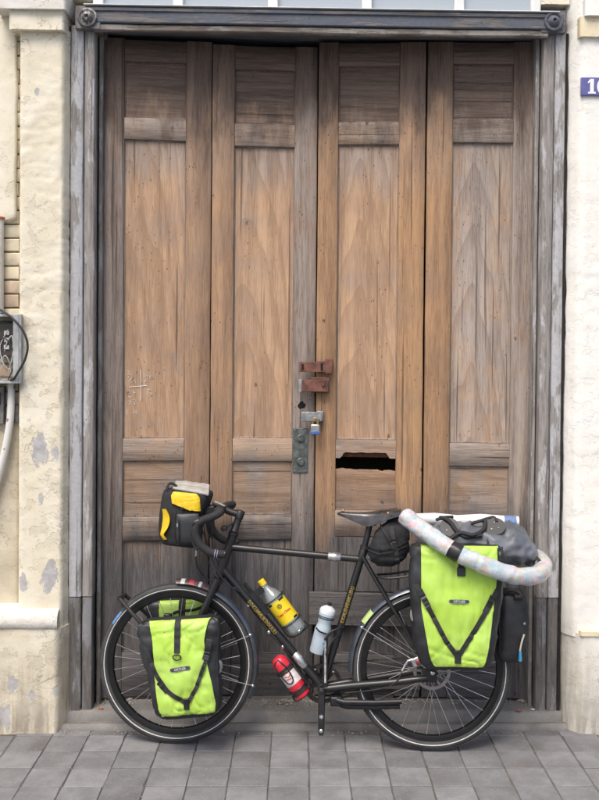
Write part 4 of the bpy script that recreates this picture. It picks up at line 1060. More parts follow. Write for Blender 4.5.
# chain: upper and lower runs on the far side
chm = simple('chain_steel', (.09, .08, .07), .4, .8, .3)
ch = MB()
def chain_run(p, q):
    n_ = int((q-p).length/.0127); d_ = (q-p).normalized()
    for i in range(n_):
        c = p+d_*(.0127*(i+.5)); M = axes(c, d_, (0, 1, 0)); ch.box((-.0062, -.0035, -.0038), (.0062, .0035, .0038), M)
RC = .040
chain_run(Vector((bb.x, .0465, bb.z+.083)), Vector((RX, .0465, CZ+RC))); chain_run(Vector((bb.x, .0465, bb.z-.083)), Vector((RX, .0465, CZ-RC)))
for i in range(20):
    for (cx_, cz_, rr, a0, sg) in ((bb.x, bb.z, .083, math.pi/2, 1), (RX, CZ, RC, -math.pi/2, 1)):
        a_ = a0+sg*math.pi*(i+.5)/20
        if rr < .05 and i % 2: continue
        ch.box((-.0062, -.0035, -.0038), (.0062, .0035, .0038), axes((cx_+rr*math.cos(a_), .0465, cz_+rr*math.sin(a_)), (-math.sin(a_), 0, math.cos(a_)), (0, 1, 0)))
ch.build('chain', chm, bike, smooth=False)
ringsec(RX, CZ, [(.026, .040), (.040, .044), (.040, .049), (.026, .052)], 40).build('sprocket', chm, bike)
k0 = bp(337, 699.5, -.03)
ks = MB().box((k0.x-.03, -.045, k0.z-.028), (k0.x+.022, .02, k0.z+.014))
kick = ks.build('kickstand', blackm, bike, bevel=.008)
for (a_, b_, y_) in (((344, 702), (402, 701.5), -.055), ((347, 706.5), (400, 706.5), -.03)):
    p, q = bp(*a_, y_), bp(*b_, y_-.01)
    MB().tube([p-Vector((.03, -.01, -.004)), p, p.lerp(q, .5)+Vector((0, 0, -.003)), q], [.011, .0115, .011, .0105], 12).build('stand_leg', blackm, kick)
p = bp(388, 708.5, -.03); MB().tube([p, p+Vector((.022, 0, .002))], .008, 10).build('stand_foot', alu, kick)
# rear brake
c = bp(416.5, 661.5, -.066)
cb = MB().box((-.022, -.014, -.018), (.020, .016, .020), Matrix.Translation(c) @ Matrix.Rotation(R_(-25), 4, 'Y'))
cal = cb.build('disc_brake', alu, bike, bevel=.006)
MB().lathe(c+Vector((.008, -.012, .002)), (0, -1, 0), [(0, .014), (.008, .014), (.011, .010), (.012, .004)], 16).build('pad_knob', simple('red_alloy', (.28, .10, .09), .35, .6), cal)
MB().tube([c+Vector((-.012, -.006, .010)), c+Vector((-.038, -.008, .004)), c+Vector((-.045, -.008, -.010))], .006, 10).build('brake_arm', alu, cal)
bcable([c+Vector((-.043, -.008, -.004)), bp(402, 672, -.075), bp(396, 682, -.075), bp(386, 687.5, -.065), bp(370, 690.5, -.055), bp(345, 693, -.04)])
MB().tube([c+Vector((-.046, -.008, -.008)), bp(402, 671, -.075)], .0045, 8).build('cable_adjuster', alu, cal)

# mudguards
def guard(cx, a0, a1, R, half=.027, N=48, lift=0.0):
    mb = MB(); rings = []
    for i in range(N+1):
        a_ = R_(a0+(a1-a0)*i/N); sec = []
        for k_ in range(9):
            b_ = -1+2*k_/8; y = half*b_; rr = R-.013*b_*b_*b_*b_-.004*b_*b_
            sec.append((rr, y))
        sec2 = [(r-.0022, y*.97) for r, y in reversed(sec)]
        rings.append([(cx+r*math.cos(a_), y, CZ+r*math.sin(a_)) for r, y in sec+sec2])
    return mb.rings(rings)
gf = guard(FX, 91, -24, RW+.016).build('mudguard', guardm, bike, sharp=50)
guard(FX, 91.5, 67, RW+.0185, .0285, 12).build('reflector_sticker', None or simple('dark_red_sticker', (.07, .045, .05), .3, var=.5, scale=55), gf, sharp=50)
for a_, w_, c_ in ((88, 3, (.5, .5, .5)), (82, 3.5, (.35, .04, .05)), (75, 2, (.45, .42, .42))): guard(FX, a_, a_-w_, RW+.0192, .0288, 3).build('sticker_stripe', simple('sticker_stripe', c_, .35), gf, sharp=50)
gr_ = guard(RX, 183, 8, RW+.016).build('mudguard', guardm, bike, sharp=50)
guard(RX, 147, 137, RW+.0175, .0275, 8).build('reflector', simple('lime_reflector', (.42, .55, .20), .4), gr_, sharp=50)
def stay(cx, a_, s_, par): 
    a_ = R_(a_); MB().tube([(cx+.016*math.cos(a_), s_*.060, CZ+.016*math.sin(a_)), (cx+.30*math.cos(a_), s_*.036, CZ+.30*math.sin(a_)), (cx+(RW+.012)*math.cos(a_), s_*.0295, CZ+(RW+.012)*math.sin(a_))], .0019, 6).build('stay', spokem, par)
    MB().lathe((cx+(RW+.004)*math.cos(a_), s_*.026, CZ+(RW+.004)*math.sin(a_)), (0, s_, 0), [(0, .006), (.008, .006), (.010, .003)], 10).build('stay_clip', alu, par)
for s_ in (-1, 1):
    stay(FX, 22, s_, gf); stay(FX, -14, s_, gf); stay(RX, 150, s_, gr_); stay(RX, 35, s_, gr_)

# racks
rackm = simple('black_rack_tube', (.016, .016, .017), .4, .1, .2, 30)
rk = MB(); zr_ = bp(390, 578, -.06).z
for s_ in (-1, 1):
    y = s_*.062
    rk.tube(curve_pts([bp(377.5, 576.8, 0)*1.0+Vector((0, y-0, 0)) if 0 else Vector((bp(377.5, 577).x, y*.5, zr_)), Vector((bp(392, 577).x, y, zr_)), Vector((bp(440, 577).x, y, zr_+.03)), Vector((bp(505, 577).x, y, zr_+.03))], 5), .0052, 8)
    rk.tube([Vector((bp(440, 577).x, y, zr_+.03)), Vector((RX-.01, s_*.078, CZ+.012))], .0055, 8); rk.tube([Vector((bp(480, 577).x, y, zr_+.03)), Vector((RX+.012, s_*.078, CZ+.010))], .0055, 8)
    rk.tube([Vector((bp(425, 600).x, s_*.074, zr_-.06)), Vector((bp(495, 600).x, s_*.074, zr_-.055)), Vector((bp(505, 577).x, y, zr_+.03))], .005, 8)
for px in (405, 440, 475, 505):
    x = bp(px, 577).x; z = zr_+.03*min(1, (px-392)/48)
    rk.tube([(x, -.062, z), (x, .062, z)], .005, 8)
rk.build('rear_rack', rackm, bike)
rk = MB()
p_end = bp(119.5, 598.5, -.045)
for s_ in (-1, 1):
    e = Vector((p_end.x, s_*.045, p_end.z)); a_ = bp(147, 630, -.085); bq = bp(214, 628, -.085); cq = bp(183, 664, -.06)
    m1, m2 = Vector((a_.x, s_*.085, a_.z)), Vector((bq.x, s_*.085, bq.z))
    rk.tube(curve_pts([e, e.lerp(m1, .5)+Vector((0, s_*.004, 0)), m1], 4), .0085, 10)
    rk.tube([m1, m2], .006, 8); rk.tube([m2, Vector((FX+.075, s_*.058, CZ+.16))], .006, 8); rk.tube([m1.lerp(m2, .5), Vector((FX, s_*.060, CZ))], .006, 8)
rk.tube([Vector((p_end.x, -.052, p_end.z)), Vector((p_end.x, .052, p_end.z))], .0095, 10)
rk.build('front_rack', rackm, bike)

# bottle cages
def cage(p0, p1, side, rb, nm, n_r=2, mat=None):
    "wire cage: axis p0 (top) to p1 (base); side = direction of the frame tube"
    d = (p1-p0).normalized(); s_ = (side-d*side.dot(d)).normalized(); u = d.cross(s_); mb = MB(); L = (p1-p0).length
    r = rb+.004
    mb.box((-.009, -.004, 0), (.009, .004, L*.92), axes(p0+s_*(r+.004), u, s_) @ Matrix.Identity(4)) if 0 else None
    a0 = p0+s_*(r+.002)
    mb.ribbon([a0, a0+d*L*.5, a0+d*L*.95], .020, .005, n=s_)
    for k_ in range(n_r):
        c = p0+d*(L*(.28+.5*k_/(max(1, n_r-1)) if n_r > 1 else .5))
        mb.tube([c+(s_*math.cos(q)+u*math.sin(q))*r for q in [math.pi*2*i/24 for i in range(25)]], .0030, 6, cap=False)
    e = p1+d*.005
    mb.tube(curve_pts([a0+d*L*.95, e+s_*r*.6, e-s_*r*.9, e-s_*r-d*.03], 5), .0032, 6)
    for sg in (-1, 1):
        if (u*sg).y < 0: continue
        mb.tube([p0+d*L*.28+(s_*.3+u*sg*.954)*r, p0+d*L*.78+(s_*.3+u*sg*.954)*r, e+(s_*.25+u*sg*.5)*r], .0030, 6)
    return mb.build(nm, mat or blackm, bike)

# ================================================================== BOTTLES
def hasglass(name, tint, alpha=.28, rough=.05):
    t = NT(name); out = t.t.nodes['Material Output']
    tr = t.n('BsdfTransparent', i_Color=tint); gl = t.n('BsdfGlossy', i_Roughness=rough, i_Color=(.9, .95, 1)); df_ = t.n('BsdfDiffuse', i_Color=tint)
    fr_ = t.n('Fresnel', i_IOR=1.45)
    m1 = t.n('MixShader'); t.set(m1.inputs[0], alpha); t.set(m1.inputs[1], tr.outputs[0]); t.set(m1.inputs[2], df_.outputs[0])
    m2 = t.n('MixShader'); t.set(m2.inputs[0], t.math('MULTIPLY', fr_.outputs[0], 1.6, clamp=True)); t.set(m2.inputs[1], m1.outputs[0]); t.set(m2.inputs[2], gl.outputs[0])
    t.t.links.new(m2.outputs[0], out.inputs[0]); return t.m
m_pet = hasglass('clear_green_plastic', (.90, .97, .96), .20)
m_lab = simple('yellow_label', (.72, .55, .012), .35, var=.06, coat=.3); m_red = simple('red_print', (.55, .03, .02), .4); m_blkp = simple('black_print', (.015, .014, .012), .4)
m_yc = simple('yellow_cap', (.74, .52, .015), .35, var=.05)
def wrap_text(s, size, p0, d, t0, r, ang, bold=.0, out0=Vector((0, -1, 0)), across=True, vert=False):
    "lettering wrapped on a bottle: its baseline runs along d (vert) or round it"
    mb = text_mesh(s, size, 0, bold=bold); d = d.normalized()
    bm = bmesh.new(); vv = [bm.verts.new(v_) for v_ in mb.v]
    for f_ in mb.f:
        try: bm.faces.new([vv[i] for i in f_])
        except ValueError: pass
    bmesh.ops.triangulate(bm, faces=bm.faces[:])
    bmesh.ops.subdivide_edges(bm, edges=[e for e in bm.edges if e.calc_length() > size*.12], cuts=1)
    bmesh.ops.triangulate(bm, faces=bm.faces[:])
    bm.verts.index_update()
    o0 = (out0-d*out0.dot(d)).normalized(); u = d.cross(o0)
    def mp(c):
        a_ = ang-(c.x)/r; t_ = t0-c.y
        return p0+d*t_+(o0*math.cos(a_)+u*math.sin(a_))*(r+.0009)
    res = MB(); res.v = [mp(v_.co) for v_ in bm.verts]; res.f = [tuple(v_.index for v_ in f_.verts) for f_ in bm.faces]; bm.free()
    return res
# mineral water
w0, w1 = bp(260.3, 580, -.01), bp(299.5, 632.5, -.01)
wd_ = (w1-w0).normalized(); L = (w1-w0).length
wb = thing('water_bottle', 'clear plastic mineral water bottle with yellow label and cap', 'bottle', w1, BM)
k_ = L/.30
pet = [(.020, .0125), (.030, .0128), (.032, .0165), (.035, .0165), (.037, .0135), (.050, .0165), (.075, .031), (.100, .0405), (.115, .0432), (.118, .0424), (.229, .0424), (.232, .0432), (.240, .042), (.247, .0432), (.255, .0422), (.275, .0432), (.290, .040), (.298, .030), (.294, .012)]
MB().lathe(w0, wd_, [(a_*k_, b_) for a_, b_ in pet], 32).build('bottle_body', m_pet, wb, sharp=50)
capb = MB().lathe(w0, wd_, [(0, .0135), (.002, .0155), (.018, .0158), (.0185, .0148), (.022, .0158), (.026, .0158)], 28).build('cap', m_yc, wb, sharp=40)
MB().lathe(w0+wd_*.119*k_, wd_, [(0, .0428), (.0001, .0434), (.110*k_, .0434), (.1101*k_, .0428)], 40, cap=False).build('label', m_lab, wb)
for ang_, sp_, t_ in ((.75, .30, .121), (-.75, .34, .121), (-.95, .30, .2245)):
    o0 = (Vector((0, -1, 0))-wd_*Vector((0, -1, 0)).dot(wd_)).normalized(); u = wd_.cross(o0); vs_ = []
    for i in range(9):
        a_ = ang_+sp_*(i/8-.5)*2
        for tt in (t_, t_+.009): vs_.append(w0+wd_*(tt-.004)*k_+(o0*math.cos(a_)+u*math.sin(a_))*.0439)
    MB().add(vs_, [(2*i, 2*i+1, 2*i+3, 2*i+2) for i in range(8)]).build('label_stripe', m_blkp, wb)
wrap_text('Topo Chico', .0150, w0, wd_, .182*k_, .0434, -.10, .0006).build('lettering', m_red, wb, smooth=False)
wrap_text('AGUA MINERAL', .0062, w0, wd_, .196*k_, .0434, -.12, .0001).build('lettering', m_blkp, wb, smooth=False) if 0 else None
o0 = (Vector((0, -1, 0))-wd_*Vector((0, -1, 0)).dot(wd_)).normalized(); u = wd_.cross(o0)
em = MB(); vs_ = []
def lab(a_, t_, e=.0007): return w0+wd_*t_+(o0*math.cos(a_)+u*math.sin(a_))*(.0434+e)
for (r0, r1) in ((.0085, .0105), (.0030, .0052)):
    vs_ = []
    for i in range(24):
        q = 2*math.pi*i/24
        for r in (r0, r1): vs_.append(lab(-.12+r*math.cos(q)/.0434, .146*k_+r*math.sin(q)))
    em.add(vs_, [(2*i, 2*i+1, 2*((i+1) % 24)+1, 2*((i+1) % 24)) for i in range(24)])
for i in range(8):
    q = 2*math.pi*i/8; s2, c2_ = math.sin(q), math.cos(q)
    em.add([lab(-.12+(c2_*r-s2*o)/.0434, .146*k_+s2*r+c2_*o) for r, o in ((.005, -.0007), (.0088, -.0011), (.0088, .0011), (.005, .0007))], [(0, 1, 2, 3)])
em.build('emblem', m_blkp, wb, smooth=False)
dtn = (bb-dt0).normalized(); side_dt = Vector((-dtn.z, 0, dtn.x)); side_dt = side_dt if side_dt.z < 0 else -side_dt
cage(w0+wd_*.03, w1-wd_*.004, side_dt, .0432, 'bottle_cage', 2)
mnt = MB(); c0 = w0+wd_*.055+side_dt*.046
mnt.ribbon([w0+wd_*.035+side_dt*.012, w0+wd_*.035+side_dt*.052], .030, .012); mnt.ribbon([bp(243, 584), bp(259, 601), bp(268, 613)], .026, .012)
mnt.tube([bp(244.5, 582.5, -.02), bp(250, 590, -.02)], .006, 8)
mnt.build('cage_mount', blackm, bike, sharp=50)

# white sports bottle
m_ldpe = NT('milky_plastic'); v = m_ldpe.obj(); m_ldpe = m_ldpe.fin((.50, .60, .68), .38, 0.0, None, .5, None, Subsurface_Weight=.25, Transmission_Weight=.25)
s0, s1_ = bp(329.8, 602.5, -.01), bp(317.3, 653, -.01); sd2 = (s1_-s0).normalized(); Ls = (s1_-s0).length/.226
sb = thing('sports_bottle', 'milky white squeeze bottle standing by the seat tube', 'bottle', s1_, BM)
MB().lathe(s0, sd2, [(a_*Ls, b_) for a_, b_ in [(.048, .0335), (.062, .0355), (.078, .0335), (.088, .0305), (.098, .0305), (.110, .034), (.122, .0362), (.215, .0365), (.224, .034), (.226, .020)]], 32).build('bottle_body', m_ldpe, sb, sharp=50)
lid = MB().lathe(s0, sd2, [(a_*Ls, b_) for a_, b_ in [(.014, .010), (.020, .022), (.028, .0325), (.034, .0352), (.050, .0352), (.052, .0335)]], 32).build('lid', simple('white_lid', (.60, .64, .68), .4, var=.05), sb, sharp=40)
MB().lathe(s0, sd2, [(0, .007), (.002, .0095), (.008, .0095), (.009, .007), (.016, .008), (.018, .011)], 18).build('nozzle', plast, sb, sharp=40)
for t_ in (.060, .067): MB().lathe(s0+sd2*t_*Ls, sd2, [(0, .0356), (.0002, .0361), (.0042, .0361), (.0044, .0354)], 32, cap=False).build('stripe', m_blkp, sb)
so0 = (Vector((0, -1, 0))-sd2*Vector((0, -1, 0)).dot(sd2)).normalized(); su = sd2.cross(so0)
for (ang_, t_, hgt, sp_, cc) in ((-.55, .145, .012, .22, (.45, .09, .12)), (-.62, .125, .006, .2, (.10, .40, .18)), (-.5, .168, .010, .15, (.12, .3, .55))):
    vs_ = []
    for i in range(7):
        a_ = ang_+sp_*(i/6-.5)*2
        for tt in (t_, t_+hgt): vs_.append(s0+sd2*tt*Ls+(so0*math.cos(a_)+su*math.sin(a_))*.0371)
    MB().add(vs_, [(2*i, 2*i+1, 2*i+3, 2*i+2) for i in range(6)]).build('print', simple('bottle_print', cc, .45, var=.3, scale=90), sb)
seatn = sdx; side_st = Vector((seatn.z, 0, -seatn.x))
cg = MB()
cg.box((-.011, -.008, 0), (.011, .008, .245), Matrix.Translation(bp(325.2, 687, -.03)) @ Matrix.Rotation(R_(-.5), 4, 'Y'))
cc0 = bp(325, 641, -.03)
cg.tube(curve_pts([bp(326, 634, -.05), bp(319.5, 631.5, -.06), bp(316.0, 627.5, -.055)], 5), .004, 8)
cg.tube(curve_pts([bp(325, 640, -.045), bp(331, 632, -.05), bp(338, 629, -.04), bp(344, 627, -.015)], 6), .0055, 8)
cg.tube(curve_pts([bp(326, 655, -.045), bp(333, 640, -.045), bp(341, 634, -.02)], 6), .004, 8)
cgo = cg.build('bottle_cage', blackm, bike, bevel=.003)
MB().box((-.0035, -.0095, .02), (.0035, -.0082, .225), Matrix.Translation(bp(325.2, 687, -.03)) @ Matrix.Rotation(R_(-.5), 4, 'Y')).build('cage_stripe', simple('worn_silver_print', (.48, .48, .47), .4, .5, .5, 80), cgo)

# red flask under the down tube
r0, r1 = bp(276.0, 657.0, -.012), bp(304.0, 696.0, -.012); rd = (r1-r0).normalized(); Lr = (r1-r0).length/.215
m_rf = simple('red_enamel', (.60, .022, .045), .35, var=.1, coat=.3); m_wl = simple('worn_white_label', (.62, .58, .57), .5, var=.25, scale=40)
rf = thing('fuel_flask', 'red flask with white label strapped under the down tube', 'flask', r1, BM)
MB().lathe(r0, rd, [(a_*Lr, b_) for a_, b_ in [(0, .010), (.004, .022), (.014, .031), (.028, .0355), (.040, .0365), (.205, .0365), (.212, .034), (.215, .026)]], 36).build('flask_body', m_rf, rf, sharp=50)
MB().lathe(r0+rd*.082*Lr, rd, [(0, .0366), (.0002, .0371), (.060*Lr, .0371), (.0602*Lr, .0366)], 40, cap=False).build('label', m_wl, rf)
ro0 = (Vector((0, -1, 0))-rd*Vector((0, -1, 0)).dot(rd)).normalized(); ru = rd.cross(ro0); mb = MB()
for (a0, t0_, a1, t1_) in ((-.5, .090, -.1, .100), (-.1, .1, .35, .092), (-.2, .112, .4, .106), (-.05, .118, .0, .135), (.25, .128, .6, .122)):
    q = []
    for i in range(6):
        a_ = a0+(a1-a0)*i/5; t_ = (t0_+(t1_-t0_)*i/5)*Lr
        q += [r0+rd*(t_-.0022)+(ro0*math.cos(a_)+ru*math.sin(a_))*.0377, r0+rd*(t_+.0022)+(ro0*math.cos(a_)+ru*math.sin(a_))*.0377]
    mb.add(q, [(2*i, 2*i+1, 2*i+3, 2*i+2) for i in range(5)])
mb.build('label_print', m_red, rf)
for t_ in (.058, .176):
    MB().lathe(r0+rd*t_*Lr, rd, [(0, .0368), (.001, .0386), (.017, .0386), (.018, .0368)], 36, cap=False).build('strap', webbing, rf)
cage(r0+rd*.02, r1-rd*.004, -side_dt, .0375, 'bottle_cage', 2)
cg2 = MB(); cg2.tube(curve_pts([r0+rd*.03+ro0*.04-ru*.012, r0+rd*.06+ro0*.042-ru*.020, r0+rd*.115+ro0*.043-ru*.012, r0+rd*.12+ro0*.042+ru*.014, r0+rd*.07+ro0*.042+ru*.022, r0+rd*.02+ro0*.036+ru*.020, r0+rd*.012+ro0*.030-ru*.004, r0+rd*.03+ro0*.04-ru*.012], 5), .0028, 6)
cg2.build('cage_wire', blackm, bike)

# ================================================================== BAGS
def catrom(vals, t):
    n = len(vals)-1; i = min(int(t), n-1); f_ = t-i
    p0, p1, p2, p3 = vals[max(i-1, 0)], vals[i], vals[i+1], vals[min(i+2, n)]
    return .5*((2*p1)+(p2-p0)*f_+(2*p0-5*p1+4*p2-p3)*f_*f_+(3*p1-p0-3*p2+p3)*f_**3)
def segd(p, a_, b_):
    ab = b_-a_; t_ = max(0, min(1, (p-a_).dot(ab)/max(1e-9, ab.length_squared))); return (p-a_-ab*t_).length
class Bag:
    "soft bag: superellipse cross-sections between rows given as left/right silhouette points of the photo"
    def __init__(s, rows, yc, seed=0, n=4.5, wr=.004, m=30, flip=False):
        s.rows = []
        for (l, r, b) in rows:
            L_, R__ = bp(*l, yc), bp(*r, yc); s.rows.append((L_, R__, b))
        s.yc = yc; s.n = n; s.seed = seed; s.wr = wr; s.m = m; s.straps = []; s.K = len(s.rows)-1; s.flip = -1 if flip else 1
    def row(s, v):
        t_ = v*s.K
        return (catrom([r[0] for r in s.rows], t_), catrom([r[1] for r in s.rows], t_), catrom([r[2] for r in s.rows], t_))
    def disp(s, p):
        d = s.wr*1.5*fbm((p.x*9+s.seed, p.y*6, p.z*9), 2)
        for (fx_, fz_, k_) in ((10, 19, 1.0), (17, 7, .7), (26, 30, .4)):
            nv = noise.noise(Vector((p.x*fx_+p.z*5+s.seed*1.7, k_*9, p.z*fz_-p.x*4))); d -= s.wr*k_*max(0, 1-abs(nv)*9)
        q = Vector((p.x, 0, p.z))
        for pl in s.straps:
            for a_, b_ in zip(pl, pl[1:]):
                d -= .005*math.exp(-(segd(q, a_, b_)/.022)**2)
        return d
    def front(s, x, v, e=0.0):
        L_, R__, b = s.row(v); c = (L_+R__)*.5; a_ = (R__.x-L_.x)/2; u = max(-.999, min(.999, (x-c.x)/a_))
        z = L_.z+(R__.z-L_.z)*(u+1)/2
        y = b*(1-abs(u)**s.n)**(1/s.n)
        p = Vector((x, s.yc-y, z)); d = s.disp(p)
        p.y -= d*min(1, y/b)+e
        return p
    def vz(s, x, z):
        lo, hi = 0.0, 1.0
        for _ in range(24):
            mid = (lo+hi)/2
            L_, R__, b = s.row(mid); zz_ = L_.z+(R__.z-L_.z)*(x-L_.x)/max(1e-6, R__.x-L_.x)
            if zz_ > z: lo = mid
            else: hi = mid
        return (lo+hi)/2
    def at(s, px, py, e=.004):
        "photo pixel -> point on the bag's street face"
        b = s.row(.5)[2]; q = bp(px, py, s.yc-b); v = s.vz(q.x, q.z); return s.front(q.x, v, e)
    def body(s, N=44):
        rings = []
        for i in range(s.m+1):
            v = i/s.m; L_, R__, b = s.row(v); c = (L_+R__)*.5; a_ = (R__-L_)*.5; r = []
            sh = 1.0
            for j in range(N):
                q = 2*math.pi*j/N; cx_, sy_ = math.cos(q), math.sin(q)
                ux = math.copysign(abs(cx_)**(2/s.n), cx_); uy = math.copysign(abs(sy_)**(2/s.n), sy_)
                p = c+a_*ux+Vector((0, 1, 0))*b*uy; p = Vector(p)
                d = s.disp(p); nrm_ = Vector((a_.x*0+ux*.6, uy, 0)).normalized()
                r.append(p+nrm_*d+Vector((0, .007 if uy < -.6 else 0, 0)))
            rings.append(r)
        return MB().rings(rings)
    def panel(s, rows, N=44, th=.0035, M_=None):
        "rows: (v, left x, right x)"
        m = s.m; vs_ = []; w_ = N+1; nr = 0
        tabL = [(r[0], r[1]) for r in rows]; tabR = [(r[0], r[2]) for r in rows]; v0, v1 = rows[0][0], rows[-1][0]
        for i in range(m+1):
            v = v0+(v1-v0)*i/m; xl, xr_ = interp(tabL, v), interp(tabR, v)
            for j in range(w_):
                vs_.append(s.front(xl+(xr_-xl)*j/N, v, th))
        fs = [(i*w_+j, i*w_+j+1, (i+1)*w_+j+1, (i+1)*w_+j) for i in range(m) for j in range(N)]
        ed = [j for j in range(w_)]+[i*w_+N for i in range(1, m+1)]+[m*w_+j for j in range(N-1, -1, -1)]+[i*w_ for i in range(m-1, 0, -1)]
        o = len(vs_); vs_ += [vs_[k]+Vector((0, th*1.6, 0)) for k in ed]
        fs += [(ed[i], ed[(i+1) % len(ed)], o+(i+1) % len(ed), o+i) for i in range(len(ed))]
        return MB().add(vs_, fs)
    def pv(s, px, py):
        b = s.row(.5)[2]; q = bp(px, py, s.yc-b); return s.vz(q.x, q.z), q.x
    def prow(s, py, pl, pr_):
        v, xl = s.pv(pl, py); v2, xr_ = s.pv(pr_, py); return ((v+v2)/2, xl, xr_)
    def strap(s, pix, width, th=.003, e=.0085, n=9):
        pts = [s.at(*p, e) for p in pix]; out = []
        for a_, b_ in zip(pts, pts[1:]):
            for k in range(n):
                q = a_.lerp(b_, k/n); out.append(s.front(q.x, s.vz(q.x, q.z), e))
        out.append(pts[-1]); return MB().ribbon(out, width, th)
def mark_straps(bag, *lists):
    for l in lists: bag.straps.append([(lambda q: Vector((q.x, 0, q.z)))(bp(*p, bag.yc-bag.row(.5)[2])) for p in l])
def patch(bag, c0, c1, h, par, txt, size):
    a_, b_ = bag.at(*c0, .0065), bag.at(*c1, .0065); d = (b_-a_); L = d.length; mid = (a_+b_)/2
    M = axes(mid, d, (0, 0, 1)); r = h/2; n = 10; o = []
    for i in range(n+1): q = -math.pi/2+math.pi*i/n; o.append((L/2-r+r*math.cos(q), r*math.sin(q)))
    for i in range(n+1): q = math.pi/2+math.pi*i/n; o.append((-L/2+r+r*math.cos(q), r*math.sin(q)))
    k = len(o); mb = MB().rings([[M @ Vector((x, y, -.004)) for x, y in o], [M @ Vector((x, y, .001)) for x, y in o]])
    pt = mb.build('logo_patch', simple('grey_rubber_patch', (.05, .055, .055), .5), par, sharp=40)
    rim = MB()
    rim.tube([M @ Vector((x*.985, y*.94, .0012)) for x, y in o+o[:1]], .0006, 5, cap=False); rim.build('patch_rim', simple('patch_rim_grey', (.33, .36, .35), .5), pt)
    tm = text_mesh(txt, size, .0003, bold=.0002); place(tm, M @ Matrix.Translation((0, 0, .0015))); tm.build('lettering', simple('patch_letter_grey', (.50, .54, .52), .5), pt, smooth=False)

# rear pannier, street side
RB = Bag([((418, 543.5), (497, 545), .050), ((411, 546), (501.5, 548), .066), ((409, 560), (503, 561), .078), ((409.5, 600), (500.5, 600), .088), ((413, 636), (496.5, 636), .088), ((417, 654), (492.5, 654), .084), ((421, 662), (489.5, 662.5), .076), ((427, 667), (485, 667.5), .056)], -.172, 3, 5, .006, 44)
Ls_ = [(416.5, 585), (434, 618), (446, 641), (456.5, 655)]; Rs_ = [(497.5, 590), (488, 608), (474, 632), (459.5, 655)]
mark_straps(RB, Ls_, Rs_)
PN = 'bicycle bags'
rp = thing('pannier', 'large lime green rear pannier with black V straps under the floral roll', 'pannier', RB.front(RB.row(1)[0].x+.1, 1), BM, 'lime green panniers on the bicycle')
RB.body().build('bag_body', blkpvc, rp, sharp=70)
RB.panel([RB.prow(545.5, 421.5, 500), RB.prow(560, 421.5, 499.5), RB.prow(607, 421.3, 494.2), RB.prow(640, 427, 490), RB.prow(660, 431, 486.5), RB.prow(668, 435.5, 483.5)]).build('front_panel', lime, rp, sharp=70)
RB.strap(Ls_, .019).build('strap', webbing, rp); RB.strap(Rs_, .019).build('strap', webbing, rp)
RB.strap([(419.5, 590), (424, 598.5), (428.5, 607)], .024, .006, .008).build('strap_buckle', plast, rp)
RB.strap([(493.5, 596), (489, 606), (485, 613)], .024, .006, .007).build('strap_buckle', plast, rp)
RB.strap([(458, 650), (458, 664)], .026, .009, .006, 2).build('hook_buckle', plast, rp, bevel=.003)
RB.strap([(461.3, 556), (461.3, 570)], .022, .004, .005, 2).build('top_strap', webbing, rp)
RB.strap([(461.3, 567.5), (461.3, 576.5)], .034, .009, .005, 2).build('top_buckle', plast, rp, bevel=.003)
RB.panel([RB.prow(549, 498.5, 505.5), RB.prow(567, 498.5, 505)], 4, .006).build('corner_patch', blkpvc, rp)
patch(RB, (448.8, 601), (469.5, 601.8), .0155, rp, 'ORTLIEB', .0125)
for px in (430, 488):
    c = RB.at(px, 548); MB().box((c.x-.016, -.10, c.z-.02), (c.x+.016, -.056, c.z+.012)).build('rack_hook', plast, rp, bevel=.004)
q = bp(411.5, 615, -.19); rfx = MB().lathe((q.x+.006, q.y, q.z), (-1, -.35, 0), [(0, .024), (.003, .024), (.005, .020)], 24); rfx.build('reflector', simple('grey_reflector', (.42, .43, .42), .35), rp)

# front pannier, street side
FB = Bag([((148, 619), (213, 615.5), .036), ((140, 623), (219, 618), .055), ((137.5, 634), (221, 629), .066), ((142, 652), (220.5, 650), .072), ((150, 680), (220.5, 678), .074), ((154.5, 704), (220.5, 702), .070), ((158, 712.5), (219, 708.5), .063), ((164, 717.5), (213, 714), .046)], -.165, 21, 4.5, .006, 44)
Lf = [(146.5, 651), (155, 673), (166, 690.5), (184.5, 702.5)]; Rf = [(206.5, 659), (202, 671), (196.5, 687), (188, 702.5)]
mark_straps(FB, Lf, Rf)
fb = thing('pannier', 'small lime green front pannier with D ring hanging over the front wheel', 'pannier', FB.front(FB.row(1)[0].x+.08, 1), BM, 'lime green panniers on the bicycle')
FB.body().build('bag_body', blkpvc, fb, sharp=70)
FB.panel([FB.prow(620, 147.3, 209.5), FB.prow(630, 149.5, 206), FB.prow(642, 152, 203.8), FB.prow(660, 153.5, 205.5), FB.prow(684, 154.8, 211.5), FB.prow(705, 157.5, 215), FB.prow(716, 161.5, 214)]).build('front_panel', lime, fb, sharp=70)
FB.strap(Lf, .017).build('strap', webbing, fb); FB.strap(Rf, .015).build('strap', webbing, fb)
FB.strap([(158.5, 682), (167, 692)], .022, .005, .006).build('strap_buckle', plast, fb)
FB.strap([(209, 640), (207, 653), (205, 660)], .026, .008, .006).build('strap_buckle', plast, fb, bevel=.002)
FB.strap([(186.2, 698), (186.6, 710)], .023, .009, .006, 2).build('hook_buckle', plast, fb, bevel=.003)
FB.strap([(177, 619.8), (177, 636), (177.2, 653)], .025, .0035, .0065).build('top_strap', webbing, fb)
dc = FB.at(177.3, 656, .011); MB().tube([dc+Vector((.0165*math.cos(q), 0, .013*math.sin(q)-.002 if math.sin(q) < 0 else .006*math.sin(q))) for q in [2*math.pi*i/24 for i in range(25)]], .0026, 6, cap=False).build('d_ring', plast, fb)
